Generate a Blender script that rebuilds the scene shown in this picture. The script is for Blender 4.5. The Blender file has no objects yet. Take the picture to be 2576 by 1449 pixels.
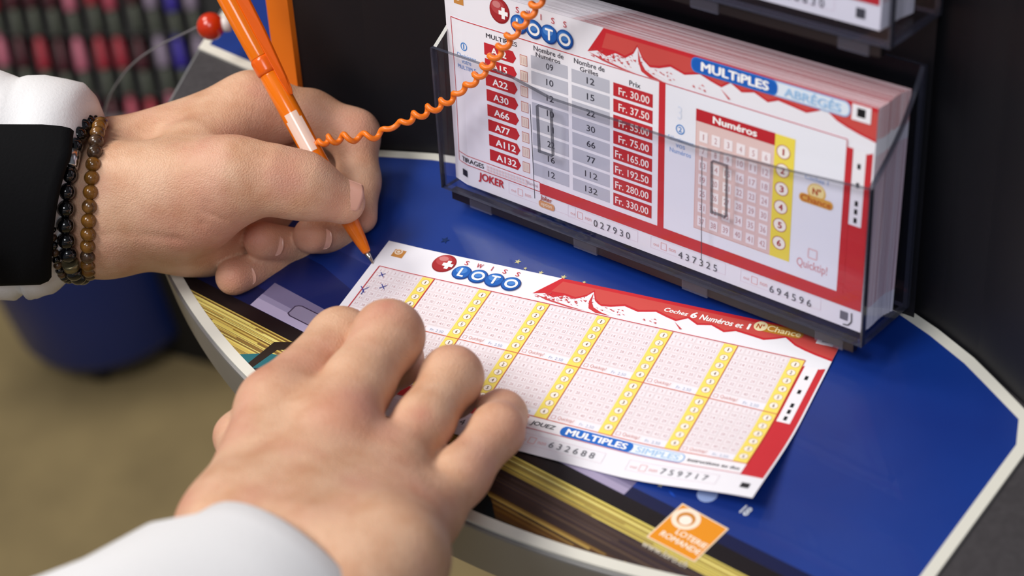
import bpy, bmesh, math, random
import numpy as np
from mathutils import Vector, Matrix
random.seed(7)
SC = bpy.context.scene
COL = SC.collection

# ------------------------------------------------------------------ camera
FPX, RX, RY, RZ = 4640.45, 0.832129, 0.185049, 0.479590
CAM = np.array([0.372318, -0.423993, 0.458252])
def _rot(rx, ry, rz):
    c, s = math.cos, math.sin
    X = np.array([[1, 0, 0], [0, c(rx), -s(rx)], [0, s(rx), c(rx)]])
    Y = np.array([[c(ry), 0, s(ry)], [0, 1, 0], [-s(ry), 0, c(ry)]])
    Z = np.array([[c(rz), -s(rz), 0], [s(rz), c(rz), 0], [0, 0, 1]])
    return Z @ Y @ X
ROT = _rot(RX, RY, RZ)
cd = bpy.data.cameras.new('camera')
cam = bpy.data.objects.new('camera', cd)
COL.objects.link(cam)
cam.matrix_world = Matrix([list(ROT[i]) + [CAM[i]] for i in range(3)] + [[0, 0, 0, 1]])
cd.sensor_width = 36.0
cd.lens = FPX / 2576 * 36.0
cd.clip_start = 0.02
cd.dof.use_dof = True
cd.dof.focus_distance = 0.685
cd.dof.aperture_fstop = 8.0
SC.camera = cam

# ------------------------------------------------------------------ world and lights
SC.view_settings.view_transform = 'Standard'
SC.view_settings.look = 'None'
SC.view_settings.exposure = 0.0
SC.view_settings.gamma = 1.0
SC.view_settings.use_curve_mapping = False
w = bpy.data.worlds.new('world'); SC.world = w; w.use_nodes = True
w.node_tree.nodes['Background'].inputs[0].default_value = (0.85, 0.9, 1.0, 1)
w.node_tree.nodes['Background'].inputs[1].default_value = 0.15
def area(name, loc, target, sx, sy, power, col=(1, 1, 1)):
    ld = bpy.data.lights.new(name, 'AREA'); ld.shape = 'RECTANGLE'; ld.size = sx; ld.size_y = sy
    ld.energy = power; ld.color = col
    o = bpy.data.objects.new(name, ld); COL.objects.link(o)
    o.location = loc
    o.rotation_euler = (Vector(target) - Vector(loc)).to_track_quat('-Z', 'Y').to_euler()
    return o
area('ceiling_panel_light', (-0.45, -0.75, 1.55), (0.05, 0, 0), 0.6, 0.6, 20.5, (1, 0.965, 0.93))
area('ceiling_panel_light', (0.75, -1.2, 1.5), (0.1, 0, 0.05), 0.6, 0.6, 10, (0.93, 0.95, 1))
area('ceiling_panel_light', (-1.2, 0.2, 1.7), (-0.9, 0.7, -0.8), 0.6, 0.6, 22, (1, 0.95, 0.85))

# ------------------------------------------------------------------ helpers
S0, S1, S2 = 1.017626, -1.5117e-05, -2.2297e-05
def at(px, py, d):
    """point seen at image position (px, py) at depth d millimetres from the lens plane"""
    d = d / 1000 * (S0 + S1 * px + S2 * py)
    return CAM + ROT @ np.array([(px - 1288) / FPX * d, -(py - 724.5) / FPX * d, -d])
def tab(px, py, z=0.0):
    """point of the level z under image position (px, py)"""
    r = ROT @ np.array([(px - 1288) / FPX, -(py - 724.5) / FPX, -1])
    return CAM + r * ((z - CAM[2]) / r[2])
RIGHT, UP, BACK = ROT[:, 0], ROT[:, 1], ROT[:, 2]

def lin(c):
    if isinstance(c, str):
        c = [int(c[i:i + 2], 16) / 255 for i in (0, 2, 4)]
    return tuple(x / 12.92 if x <= 0.04045 else ((x + 0.055) / 1.055) ** 2.4 for x in c) + (1,)
MATS = {}
def mat(name, col, rough=0.5, metal=0.0, spec=0.5, noise=None, bump=None, sss=0, coat=0):
    if name in MATS:
        return MATS[name]
    m = bpy.data.materials.new(name); m.use_nodes = True; MATS[name] = m
    nt = m.node_tree; b = nt.nodes['Principled BSDF']
    c = lin(col)
    b.inputs['Base Color'].default_value = c
    b.inputs['Roughness'].default_value = rough
    b.inputs['Metallic'].default_value = metal
    b.inputs['Specular IOR Level'].default_value = spec
    if coat: b.inputs['Coat Weight'].default_value = coat
    if sss:
        b.inputs['Subsurface Weight'].default_value = sss
        b.inputs['Subsurface Scale'].default_value = 0.003
    tc = nt.nodes.new('ShaderNodeTexCoord')
    if noise:                                   # (scale, second colour, amount)
        n = nt.nodes.new('ShaderNodeTexNoise'); n.inputs['Scale'].default_value = noise[0]
        n.inputs['Detail'].default_value = 5
        nt.links.new(tc.outputs['Object'], n.inputs['Vector'])
        r = nt.nodes.new('ShaderNodeMapRange'); r.inputs[1].default_value = 0.35; r.inputs[2].default_value = 0.7
        r.inputs[4].default_value = noise[2]
        nt.links.new(n.outputs['Fac'], r.inputs[0])
        x = nt.nodes.new('ShaderNodeMix'); x.data_type = 'RGBA'
        x.inputs[6].default_value = c; x.inputs[7].default_value = lin(noise[1])
        nt.links.new(r.outputs[0], x.inputs[0]); nt.links.new(x.outputs[2], b.inputs['Base Color'])
    if bump:                                    # (scale, distance)
        n = nt.nodes.new('ShaderNodeTexNoise'); n.inputs['Scale'].default_value = bump[0]
        n.inputs['Detail'].default_value = 6
        nt.links.new(tc.outputs['Object'], n.inputs['Vector'])
        u = nt.nodes.new('ShaderNodeBump'); u.inputs['Distance'].default_value = bump[1]
        u.inputs['Strength'].default_value = 0.6
        nt.links.new(n.outputs['Fac'], u.inputs['Height']); nt.links.new(u.outputs[0], b.inputs['Normal'])
    return m

def acrylic(name, tint, ior=1.45):
    m = bpy.data.materials.new(name); m.use_nodes = True; MATS[name] = m
    nt = m.node_tree; nt.nodes.clear()
    o = nt.nodes.new('ShaderNodeOutputMaterial'); mx = nt.nodes.new('ShaderNodeMixShader')
    t = nt.nodes.new('ShaderNodeBsdfTransparent'); g = nt.nodes.new('ShaderNodeBsdfGlossy')
    lw = nt.nodes.new('ShaderNodeLayerWeight'); lw.inputs[0].default_value = 0.5     # Schlick reflectance of a thin sheet
    pw = nt.nodes.new('ShaderNodeMath'); pw.operation = 'POWER'; pw.inputs[1].default_value = 5
    f = nt.nodes.new('ShaderNodeMath'); f.operation = 'MULTIPLY_ADD'; f.inputs[1].default_value = 0.9; f.inputs[2].default_value = 0.015
    nt.links.new(lw.outputs['Facing'], pw.inputs[0]); nt.links.new(pw.outputs[0], f.inputs[0])
    t.inputs[0].default_value = lin(tint); g.inputs['Roughness'].default_value = 0.03
    nt.links.new(f.outputs[0], mx.inputs[0]); nt.links.new(t.outputs[0], mx.inputs[1])
    nt.links.new(g.outputs[0], mx.inputs[2]); nt.links.new(mx.outputs[0], o.inputs[0])
    return m
def half_clear(name, col, alpha, rough=0.15):
    m = mat(name, col, rough)
    m.node_tree.nodes['Principled BSDF'].inputs['Alpha'].default_value = alpha
    return m

def tag(o, label=None, cat=None, group=None, kind=None):
    if label: o['label'] = label
    if cat: o['category'] = cat
    if group: o['group'] = group
    if kind: o['kind'] = kind
    return o
def empty(name, loc, label=None, cat=None, group=None):
    o = bpy.data.objects.new(name, None); COL.objects.link(o); o.location = loc
    o.empty_display_size = 0.02
    return tag(o, label, cat, group)
def link_mesh(name, me, mats, parent=None, smooth=False):
    if not isinstance(mats, (list, tuple)): mats = [mats]
    for m in mats: me.materials.append(m)
    if smooth:
        me.polygons.foreach_set('use_smooth', [True] * len(me.polygons))
    o = bpy.data.objects.new(name, me); COL.objects.link(o)
    if parent is not None:
        o.parent = parent
        o.matrix_parent_inverse = Matrix.Translation(-Vector(world_loc(parent)))
    return o
def world_loc(o):
    v = Vector(o.location)
    if o.parent is not None: v = v + Vector(world_loc(o.parent)) * 0 if o.type != 'EMPTY' else v
    return v
def from_bm(name, bm, mats, parent=None, smooth=False):
    me = bpy.data.meshes.new(name); bm.to_mesh(me); bm.free()
    return link_mesh(name, me, mats, parent, smooth)
def from_py(name, V, F, mats, parent=None, smooth=False, mi=None):
    me = bpy.data.meshes.new(name); me.from_pydata([tuple(v) for v in V], [], [tuple(f) for f in F]); me.update()
    if mi is not None: me.polygons.foreach_set('material_index', mi)
    return link_mesh(name, me, mats, parent, smooth)
def bevel(bm, w, seg=2, ang=0.6):
    es = [e for e in bm.edges if len(e.link_faces) == 2 and e.calc_face_angle(0) > ang]
    if es: bmesh.ops.bevel(bm, geom=es, offset=w, segments=seg, profile=0.5, affect='EDGES', clamp_overlap=True)
def prism(bm, pts, z0, z1, fr=None, mi=0, mi_side=None):
    """extruded outline; fr maps (x, y, z) into the world"""
    fr = fr or (lambda a, b, c: (a, b, c))
    lo = [bm.verts.new(fr(x, y, z0)) for x, y in pts]; hi = [bm.verts.new(fr(x, y, z1)) for x, y in pts]
    n = len(pts); out = []
    f = bm.faces.new(lo[::-1]); f.material_index = mi; g = bm.faces.new(hi); g.material_index = mi
    for i in range(n):
        s = bm.faces.new((lo[i], lo[(i + 1) % n], hi[(i + 1) % n], hi[i]))
        s.material_index = mi if mi_side is None else mi_side
    return bm
def boxm(bm, a, b, fr=None, mi=0):
    return prism(bm, [(a[0], a[1]), (b[0], a[1]), (b[0], b[1]), (a[0], b[1])], a[2], b[2], fr, mi)
def sweep(path, radii, n=12, caps=True):
    """tube along a path -> verts, faces"""
    P = [np.array(q, float) for q in path]; V = []; F = []
    t0 = P[1] - P[0]; ref = np.array([0, 0, 1.0])
    if abs(np.dot(ref, t0 / np.linalg.norm(t0))) > 0.9: ref = np.array([1.0, 0, 0])
    u = np.cross(t0, ref); u /= np.linalg.norm(u)
    for i, q in enumerate(P):
        t = P[min(i + 1, len(P) - 1)] - P[max(i - 1, 0)]; t /= np.linalg.norm(t)
        u = u - t * np.dot(u, t); u /= np.linalg.norm(u); v = np.cross(t, u)
        r = radii[i] if hasattr(radii, '__len__') else radii
        for k in range(n):
            a = 2 * math.pi * k / n
            V.append(q + r * (u * math.cos(a) + v * math.sin(a)))
    for i in range(len(P) - 1):
        for k in range(n):
            F.append((i * n + k, i * n + (k + 1) % n, (i + 1) * n + (k + 1) % n, (i + 1) * n + k))
    if caps:
        F.append(tuple(range(n))[::-1]); F.append(tuple((len(P) - 1) * n + k for k in range(n)))
    return V, F
def spline(pts, n):
    """Catmull-Rom through the points"""
    P = [np.array(q, float) for q in pts]; P = [2 * P[0] - P[1]] + P + [2 * P[-1] - P[-2]]
    out = []
    for i in range(1, len(P) - 2):
        for k in range(n):
            t = k / n; a, b, c, d = P[i - 1:i + 3]
            out.append(0.5 * (2 * b + (c - a) * t + (2 * a - 5 * b + 4 * c - d) * t * t + (3 * b - a - 3 * c + d) * t ** 3))
    out.append(P[-2]); return out

# ------------------------------------------------------------------ materials
WHITE = mat('paper_white', 'EFEFF6', 0.55, spec=0.3)
M_floor = mat('floor_covering', 'A08C62', 0.8, noise=(9, '8C7A55', 1.0))
M_black = mat('black_panel', '17171B', 0.45, spec=0.3)
M_deck = mat('dark_grey_laminate', '393639', 0.42, noise=(400, '444144', 0.7))
M_rim = mat('brushed_metal_band', '9A9A9C', 0.38, metal=0.6)
M_cream = mat('cream_edge_strip', 'DAD8CE', 0.5)
M_blue = mat('printed_blue', '0C3488', 0.38, noise=(14, '082A7A', 1.0), coat=0.15)
M_orange = mat('orange_trim', 'EE7A14', 0.4)
M_clear = acrylic('clear_acrylic', 'FAFAFD')
M_foot = half_clear('clear_foot', '8C8CA4', 0.16, 0.05)
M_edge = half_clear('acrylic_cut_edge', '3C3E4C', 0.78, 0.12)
M_edge2 = half_clear('acrylic_polished_edge', '6C6C82', 0.4, 0.08)

# ------------------------------------------------------------------ setting
FLZ = -1.0
bm = bmesh.new(); boxm(bm, (-4, -3, FLZ - 0.05), (3, 4, FLZ))
tag(from_bm('floor', bm, M_floor), kind='structure')
bm = bmesh.new(); boxm(bm, (-4, 3.0, FLZ), (3, 3.1, 1.9))
tag(from_bm('wall_back', bm, mat('wall_paint', '4A463F', 0.8)), kind='structure')

# ------------------------------------------------------------------ display stand
BO = np.array([0.012239, 0.025350, 0.010511])
BM = _rot(-0.220254, -0.008360, -0.203134)
BU, BV, BZ = BM[:, 0], BM[:, 1], BM[:, 2]
BW, BD, BHF, BHB = 190.7, 31.5, 60.4, 92.1
def bx(x, y, z, lift=0.0):                      # box frame in millimetres -> world
    if lift: x += 3.5
    return tuple(BO + BU * x * 1e-3 + BV * y * 1e-3 + BZ * (z + lift) * 1e-3)

stand = empty('display_stand', (0.13, 0.26, FLZ), 'dark display stand with a round blue-printed counter and a tall black back panel', 'display stand')
CX, CY, RR = 0.1474, 0.2562, 0.3757
def arc(a0, a1, r, n=60):
    return [(CX + r * math.cos(math.radians(a0 + (a1 - a0) * i / n)), CY + r * math.sin(math.radians(a0 + (a1 - a0) * i / n))) for i in range(n + 1)]
def top_outline(r):
    e = r - RR
    return arc(218.6, 340, r, 100) + [(0.44, 0.32), (0.30, 0.56), (-0.05, 0.56), (-0.190 - e, 0.205), (-0.1622 - e, 0.0955), (-0.1509 - e, 0.0522)]
bm = bmesh.new(); prism(bm, top_outline(RR - 0.0015), -0.022, -0.0008)
from_bm('tabletop', bm, M_deck, stand)
bm = bmesh.new()                                 # metal band round the edge of the top
pr = [(RR - 0.0014, -0.0012), (RR - 0.0002, -0.0012), (RR, -0.002), (RR, -0.0245), (RR - 0.0014, -0.0245)]
loops = [top_outline(r) for r, z in pr]; n_ = len(loops[0])
rings = [[bm.verts.new((*loops[j][k], pr[j][1])) for j in range(len(pr))] for k in range(n_)]
for k in range(n_):
    for j in range(len(pr)):
        a, b = rings[k], rings[(k + 1) % n_]; j2 = (j + 1) % len(pr)
        bm.faces.new((a[j], b[j], b[j2], a[j2]))
from_bm('edge_band', bm, M_rim, stand)
# printed panel of the counter, bordered by a cream strip
def clip_poly(poly, region):
    out = [np.array(q[:2], float) for q in poly]
    n = len(region)
    for i in range(n):
        a = np.array(region[i]); b = np.array(region[(i + 1) % n]); e = b - a
        side = lambda q: e[0] * (q[1] - a[1]) - e[1] * (q[0] - a[0])
        res = []
        for j in range(len(out)):
            p0, p1 = out[j], out[(j + 1) % len(out)]
            s0, s1 = side(p0), side(p1)
            if s0 >= 0: res.append(p0)
            if (s0 >= 0) != (s1 >= 0): res.append(p0 + (p1 - p0) * (s0 / (s0 - s1)))
        out = res
        if len(out) < 3: return []
    return out
def t2(px, py): return tuple(tab(px, py)[:2])
outer = arc(220.5, 284.5, RR - 0.0012, 70)
rd = np.array(t2(2576, 1145)) - np.array(t2(2355, 1449)); rp = np.array(t2(2355, 1449))
outer += [tuple(rp - rd * 0.12), tuple(rp + rd * 1.06)]
brs = [t2(2576, 1030), t2(2500, 952), t2(2450, 902), t2(2360, 830), t2(2275, 772)]
outer += [tuple(np.array(brs[0]) * 1.25 - np.array(brs[1]) * 0.25)] + brs
outer += [(0.152, 0.0400), (0.09, 0.0520), (0.03, 0.0560), t2(1095, 388), t2(945, 379), (-0.08, 0.0405)]
def inset(poly, d):
    n = len(poly); out = []
    for i in range(n):
        a, b, c = (np.array(poly[(i + k) % n]) for k in (-1, 0, 1))
        t1 = (b - a) / np.linalg.norm(b - a); t2 = (c - b) / np.linalg.norm(c - b)
        n1 = np.array([-t1[1], t1[0]]); n2 = np.array([-t2[1], t2[0]])
        m = n1 + n2; m /= np.linalg.norm(m)
        out.append(tuple(b + m * d / max(0.3, np.dot(m, n1))))
    return out
inner = inset(outer, 0.0040)
def border(name, o, i, z0, z1):
    bm = bmesh.new(); n = len(o)
    vs = [[bm.verts.new((q[0], q[1], z)) for q in ring] for ring, z in ((o, z0), (o, z1), (i, z1), (i, z0))]
    for a, b in ((0, 1), (1, 2), (2, 3), (3, 0)):
        for k in range(n):
            bm.faces.new((vs[a][k], vs[a][(k + 1) % n], vs[b][(k + 1) % n], vs[b][k]))
    return from_bm(name, bm, M_cream, stand)
border('border_strip', outer, inner, -0.0009, 0.0004)
# art printed on the panel, with some painted hand shade: (colour, polygon) in world metres
panel_art = []
def pa(col, pts): panel_art.append((col, pts))
base = [tab(628, 767)[:2], tab(1570, 1245)[:2]]
dv = base[1] - base[0]; dv /= np.linalg.norm(dv); nv = np.array([dv[1], -dv[0]])      # nv points to the front edge
if nv[1] > 0: nv = -nv
o0 = base[0]
def sp(s, t): return o0 + dv * s * 1e-3 + nv * t * 1e-3
L = 330
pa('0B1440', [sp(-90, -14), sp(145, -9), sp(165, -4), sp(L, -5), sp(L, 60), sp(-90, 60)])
pa('0C2A74', [sp(-90, -44), sp(30, -40), sp(90, -22), sp(140, -10), sp(-90, -10)])  # navy print widened to paint in the writing hand's shadow, outer tone
pa('0A1C58', [sp(-90, -34), sp(10, -31), sp(60, -20), sp(130, -9), sp(-90, -9)])  # inner, darker tone of the same painted hand shadow
def grain(t0, t1, cols, n, s0=-90, s1=L, seed=1):
    r = random.Random(seed); h = (t1 - t0) / n
    for i in range(n):
        s = s0
        while s < s1:
            e = min(s1, s + r.uniform(25, 140)); a = t0 + i * h
            j = r.uniform(0, h * 0.3)
            pa(r.choice(cols), [sp(s, a + j), sp(e, a + j), sp(e, a + h + 0.02), sp(s, a + h + 0.02)]); s = e
pa('120B10', [sp(-90, 0.2), sp(L, 0.2), sp(L, 8), sp(-90, 8)])
LB = float(np.linalg.norm(base[1] - base[0]) * 1e3); pe = tab(1612, 1204)[:2]
pq = lambda t: base[1] + (pe - base[1]) * t
pa('6F6788', [sp(0, -14), pe, base[1], sp(0.4, 0)])
pa('A79DBC', [sp(0.2, -4.5), pq(.32), base[1], sp(0.4, 0)])
pa('8C84A4', [sp(0.1, -7), pq(.5), pq(.32), sp(0.2, -4.5)])
pa('3A3048', [sp(17.0, -8.6), sp(18, -9.6), sp(19.5, -10.2), sp(60, -10.2), sp(60, -3.4), sp(19, -3.4), sp(17.2, -4.2)])
pa('857C97', [sp(17.6, -8.4), sp(18.4, -9.2), sp(19.7, -9.7), sp(60, -9.7), sp(60, -3.9), sp(19.3, -3.9), sp(17.8, -4.5)])
Y = ['D2BE62', 'BFA552', 'E0D27A', 'A88C42', '8C6C30', 'D8C66A', 'C9AE58', '6A4A22']
grain(6.0, 22, Y, 26, -90, 78, 3)
grain(6.0, 13, ['D9C766', 'CDB95E', 'B8A04E', 'E2D47C', 'A89046'], 8, 78, L, 4)
grain(13, 22, ['40302C', '4A3A34', '33261F', '564436', '3B2D28'], 9, 60, L, 5)
grain(22, 40, ['8A6A34', 'A9863E', '6A4A22', '4C361E', 'B3944C', '5A3A18', '7A5526'], 22, 86, L, 6)
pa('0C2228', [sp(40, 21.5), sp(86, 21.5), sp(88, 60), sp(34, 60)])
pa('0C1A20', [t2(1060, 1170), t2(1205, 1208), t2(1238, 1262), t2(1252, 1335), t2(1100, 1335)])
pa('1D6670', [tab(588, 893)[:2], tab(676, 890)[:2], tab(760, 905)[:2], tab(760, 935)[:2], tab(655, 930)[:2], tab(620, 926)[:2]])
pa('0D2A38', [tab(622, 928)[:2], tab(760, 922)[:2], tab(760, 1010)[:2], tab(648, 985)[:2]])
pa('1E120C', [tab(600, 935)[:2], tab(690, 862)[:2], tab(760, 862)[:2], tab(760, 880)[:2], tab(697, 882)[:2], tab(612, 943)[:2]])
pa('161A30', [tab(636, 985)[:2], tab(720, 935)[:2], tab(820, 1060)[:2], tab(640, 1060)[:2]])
# blue smoky swirls along the dark band at the right
r_ = random.Random(5)
for i in range(90):
    s = r_.uniform(128, 200); t = -15 + r_.uniform(-12, 8) - (s - 130) * 0.02
    a = r_.uniform(-0.8, 0.8); l = r_.uniform(2, 7); wd = r_.uniform(0.15, 0.5)
    c0 = np.array([s, t]); dd = np.array([math.cos(a), math.sin(a)]) * l; nn = np.array([-math.sin(a), math.cos(a)]) * wd
    pa(r_.choice(['123A9C', '1C4AB4', '0A2C80', '1A46B0']), [sp(*(c0 - dd)), sp(*(c0 - nn)), sp(*(c0 + dd)), sp(*(c0 + nn))])
def star(x, y, r, col, rot=0.3):
    pa(col, [(x + (r if k % 2 == 0 else r * 0.42) * math.cos(rot + k * math.pi / 5), y + (r if k % 2 == 0 else r * 0.42) * math.sin(rot + k * math.pi / 5)) for k in range(10)])
for q, rr in (((1303, 660), .0014), ((1322, 677), .0009), ((1361, 688), .0012), ((1418, 699), .0014), ((1470, 712), .0009), ((1662, 1222), .0012)):
    c = tab(*q); star(c[0], c[1], rr, 'C9C28A')
c = tab(1120, 606); star(c[0], c[1], .002, '0C2A5E')
c = tab(1780, 1245); pa('9DB2E0', [(c[0] + .0035 * math.cos(k * .4), c[1] + .0035 * math.sin(k * .4)) for k in range(16)])
# orange lottery logo
lg = [tab(*q)[:2] for q in ((1718, 1272), (1828, 1333), (1747, 1412), (1632, 1352))]
def lgp(u, v):                                   # unit square of the logo, v down
    return (lg[0] * (1 - u) + lg[1] * u) * (1 - v) + (lg[3] * (1 - u) + lg[2] * u) * v
pa('F3D9BC', [lgp(-.03, -.03), lgp(1.03, -.03), lgp(1.03, 1.03), lgp(-.03, 1.03)])
pa('E8921C', [lgp(0, 0), lgp(1, 0), lgp(1, 1), lgp(0, 1)])
def disc(cu, cv, r, col): pa(col, [lgp(cu + r * math.cos(k * math.pi / 14), cv + r * math.sin(k * math.pi / 14)) for k in range(28)])
disc(.27, .25, .27, 'FAE6D0'); disc(.27, .25, .175, 'CF8A3A'); disc(.28, .28, .12, 'FCEFE2')

# text outlines ----------------------------------------------------
_TXT = {}
def text2d(s, bold=0.0, shear=0.0, space=1.0):
    key = (s, bold, shear, space)
    if key in _TXT: return _TXT[key]
    cu = bpy.data.curves.new('t', 'FONT'); cu.body = s; cu.size = 1; cu.shear = shear
    cu.space_character = space; cu.resolution_u = 3
    o = bpy.data.objects.new('t', cu); COL.objects.link(o)
    dg = bpy.context.evaluated_depsgraph_get(); dg.update()
    me = o.evaluated_get(dg).to_mesh()
    V = np.array([v.co[:2] for v in me.vertices]).reshape(-1, 2); F = [tuple(p.vertices) for p in me.polygons]
    o.evaluated_get(dg).to_mesh_clear()
    bpy.data.objects.remove(o); bpy.data.curves.remove(cu)
    if bold and len(V):                           # heavier strokes: the glyphs laid over themselves, slightly shifted
        b_ = bold * 0.9; n = len(V); k = [(-b_, 0), (b_, 0), (0, b_ * .7), (0, -b_ * .7), (0, 0)]
        V = np.concatenate([V + np.array(q) for q in k]); F = [tuple(i + n * j for i in f) for j in range(5) for f in F]
    nc = 5 if bold and len(V) else 1; asp = 1.0
    if len(V):
        lo, hi = V.min(0), V.max(0); asp = (hi[0] - lo[0]) / max(hi[1] - lo[1], 1e-6); V = (V - lo) / np.maximum(hi - lo, 1e-6)
    V = np.concatenate([V, np.repeat(np.arange(nc), len(V) // nc)[:, None]], 1) if len(V) else V.reshape(-1, 3)
    _TXT[key] = (V, F, asp); return _TXT[key]

bm = bmesh.new()
cols = []
def ci(c):
    if c not in cols: cols.append(c)
    return cols.index(c)
ci('base')
prism(bm, inner, -0.0007, 0.0002)
h = 0.0002
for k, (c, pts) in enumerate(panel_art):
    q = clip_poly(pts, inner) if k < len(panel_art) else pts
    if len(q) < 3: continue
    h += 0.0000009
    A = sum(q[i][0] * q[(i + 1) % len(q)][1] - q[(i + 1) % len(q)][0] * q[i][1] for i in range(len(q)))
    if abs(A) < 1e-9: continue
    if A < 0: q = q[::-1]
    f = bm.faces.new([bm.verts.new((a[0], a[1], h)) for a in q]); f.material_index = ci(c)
def panel_text(s, u0, v0, u1, v1, col, bold=0.02, space=1.0):
    global h
    h += 0.00003
    V, F, asp = text2d(s, bold, 0, space)
    vs = [bm.verts.new((*lgp(u0 + x * (u1 - u0), v1 + y * (v0 - v1)), h + z * 4.5e-6)) for x, y, z in V]
    for f in F:
        try:
            g = bm.faces.new([vs[i] for i in f]); g.material_index = ci(col)
        except ValueError: pass
panel_text('LOTERIE', .32, .52, .98, .66, 'FBEFDD', 0.03); panel_text('ROMANDE', .12, .72, .98, .86, 'FBEFDD', 0.03)
panel_text('www.loro.ch', .02, 1.1, .98, 1.26, 'D8CFC0', 0.01)
panel_text('18', .93, -.72, 1.10, -.48, 'DDE2EA', 0.04)
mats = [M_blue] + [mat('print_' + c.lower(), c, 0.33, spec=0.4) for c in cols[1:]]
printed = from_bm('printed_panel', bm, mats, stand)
# second blue panel behind, beyond the grey gap
o2 = [t2(500, 122), (-0.180, 0.1975), (-0.06, 0.50), (0.0, 0.50), (-0.06, 0.0695)]
o2 = o2[::-1]
i2 = inset(o2, 0.0045)
border('border_strip', o2, i2, -0.0009, 0.0004)
bm = bmesh.new(); prism(bm, i2, -0.0007, 0.0002); from_bm('printed_panel', bm, M_blue, stand)
# column and trim: a dark panel whose sides come forward along the back border of the printed panel
def on_face(px, py, y):                          # point of the panel face under an image position, box frame
    r = ROT @ np.array([(px - 1288) / FPX, -(py - 724.5) / FPX, -1])
    o = np.array(bx(0, y, 0)); A = np.stack([BU, BZ, -r], 1); q = np.linalg.solve(A, CAM - o); return q[:2] * 1e3
def to_box(q): return (np.array([q[0], q[1], 0.0]) - BO) @ BM * 1e3
CL = on_face(765, 215, 4.0)[0]
plan = [(CL, 3.2)] + [(q[0], q[1] + .6) for q in (to_box(t2(945, 379)), to_box(t2(1095, 388)))] + [(-3, BD + 1.2), (BW + 1.5, BD + 1.2)]
plan += [(q[0] + .8, q[1] + .8) for q in (to_box(b_) for b_ in brs[::-1])]
plan += [(420, -40), (420, BD + 200), (CL, BD + 200)]
bm = bmesh.new(); prism(bm, plan, -9.0, 600, bx); bmesh.ops.recalc_face_normals(bm, faces=bm.faces)
from_bm('back_panel', bm, M_black, stand)
bm = bmesh.new(); boxm(bm, (CL - 13.1, 0.5, -8), (CL, BD + 200, 600), bx); bevel(bm, 0.001)
from_bm('orange_trim', bm, M_orange, stand)
bm = bmesh.new()
bmesh.ops.create_cone(bm, cap_ends=True, segments=48, radius1=0.16, radius2=0.09, depth=0.978, matrix=Matrix.Translation((0.13, 0.26, FLZ + 0.489)))
from_bm('pedestal', bm, M_black, stand, True)

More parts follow.
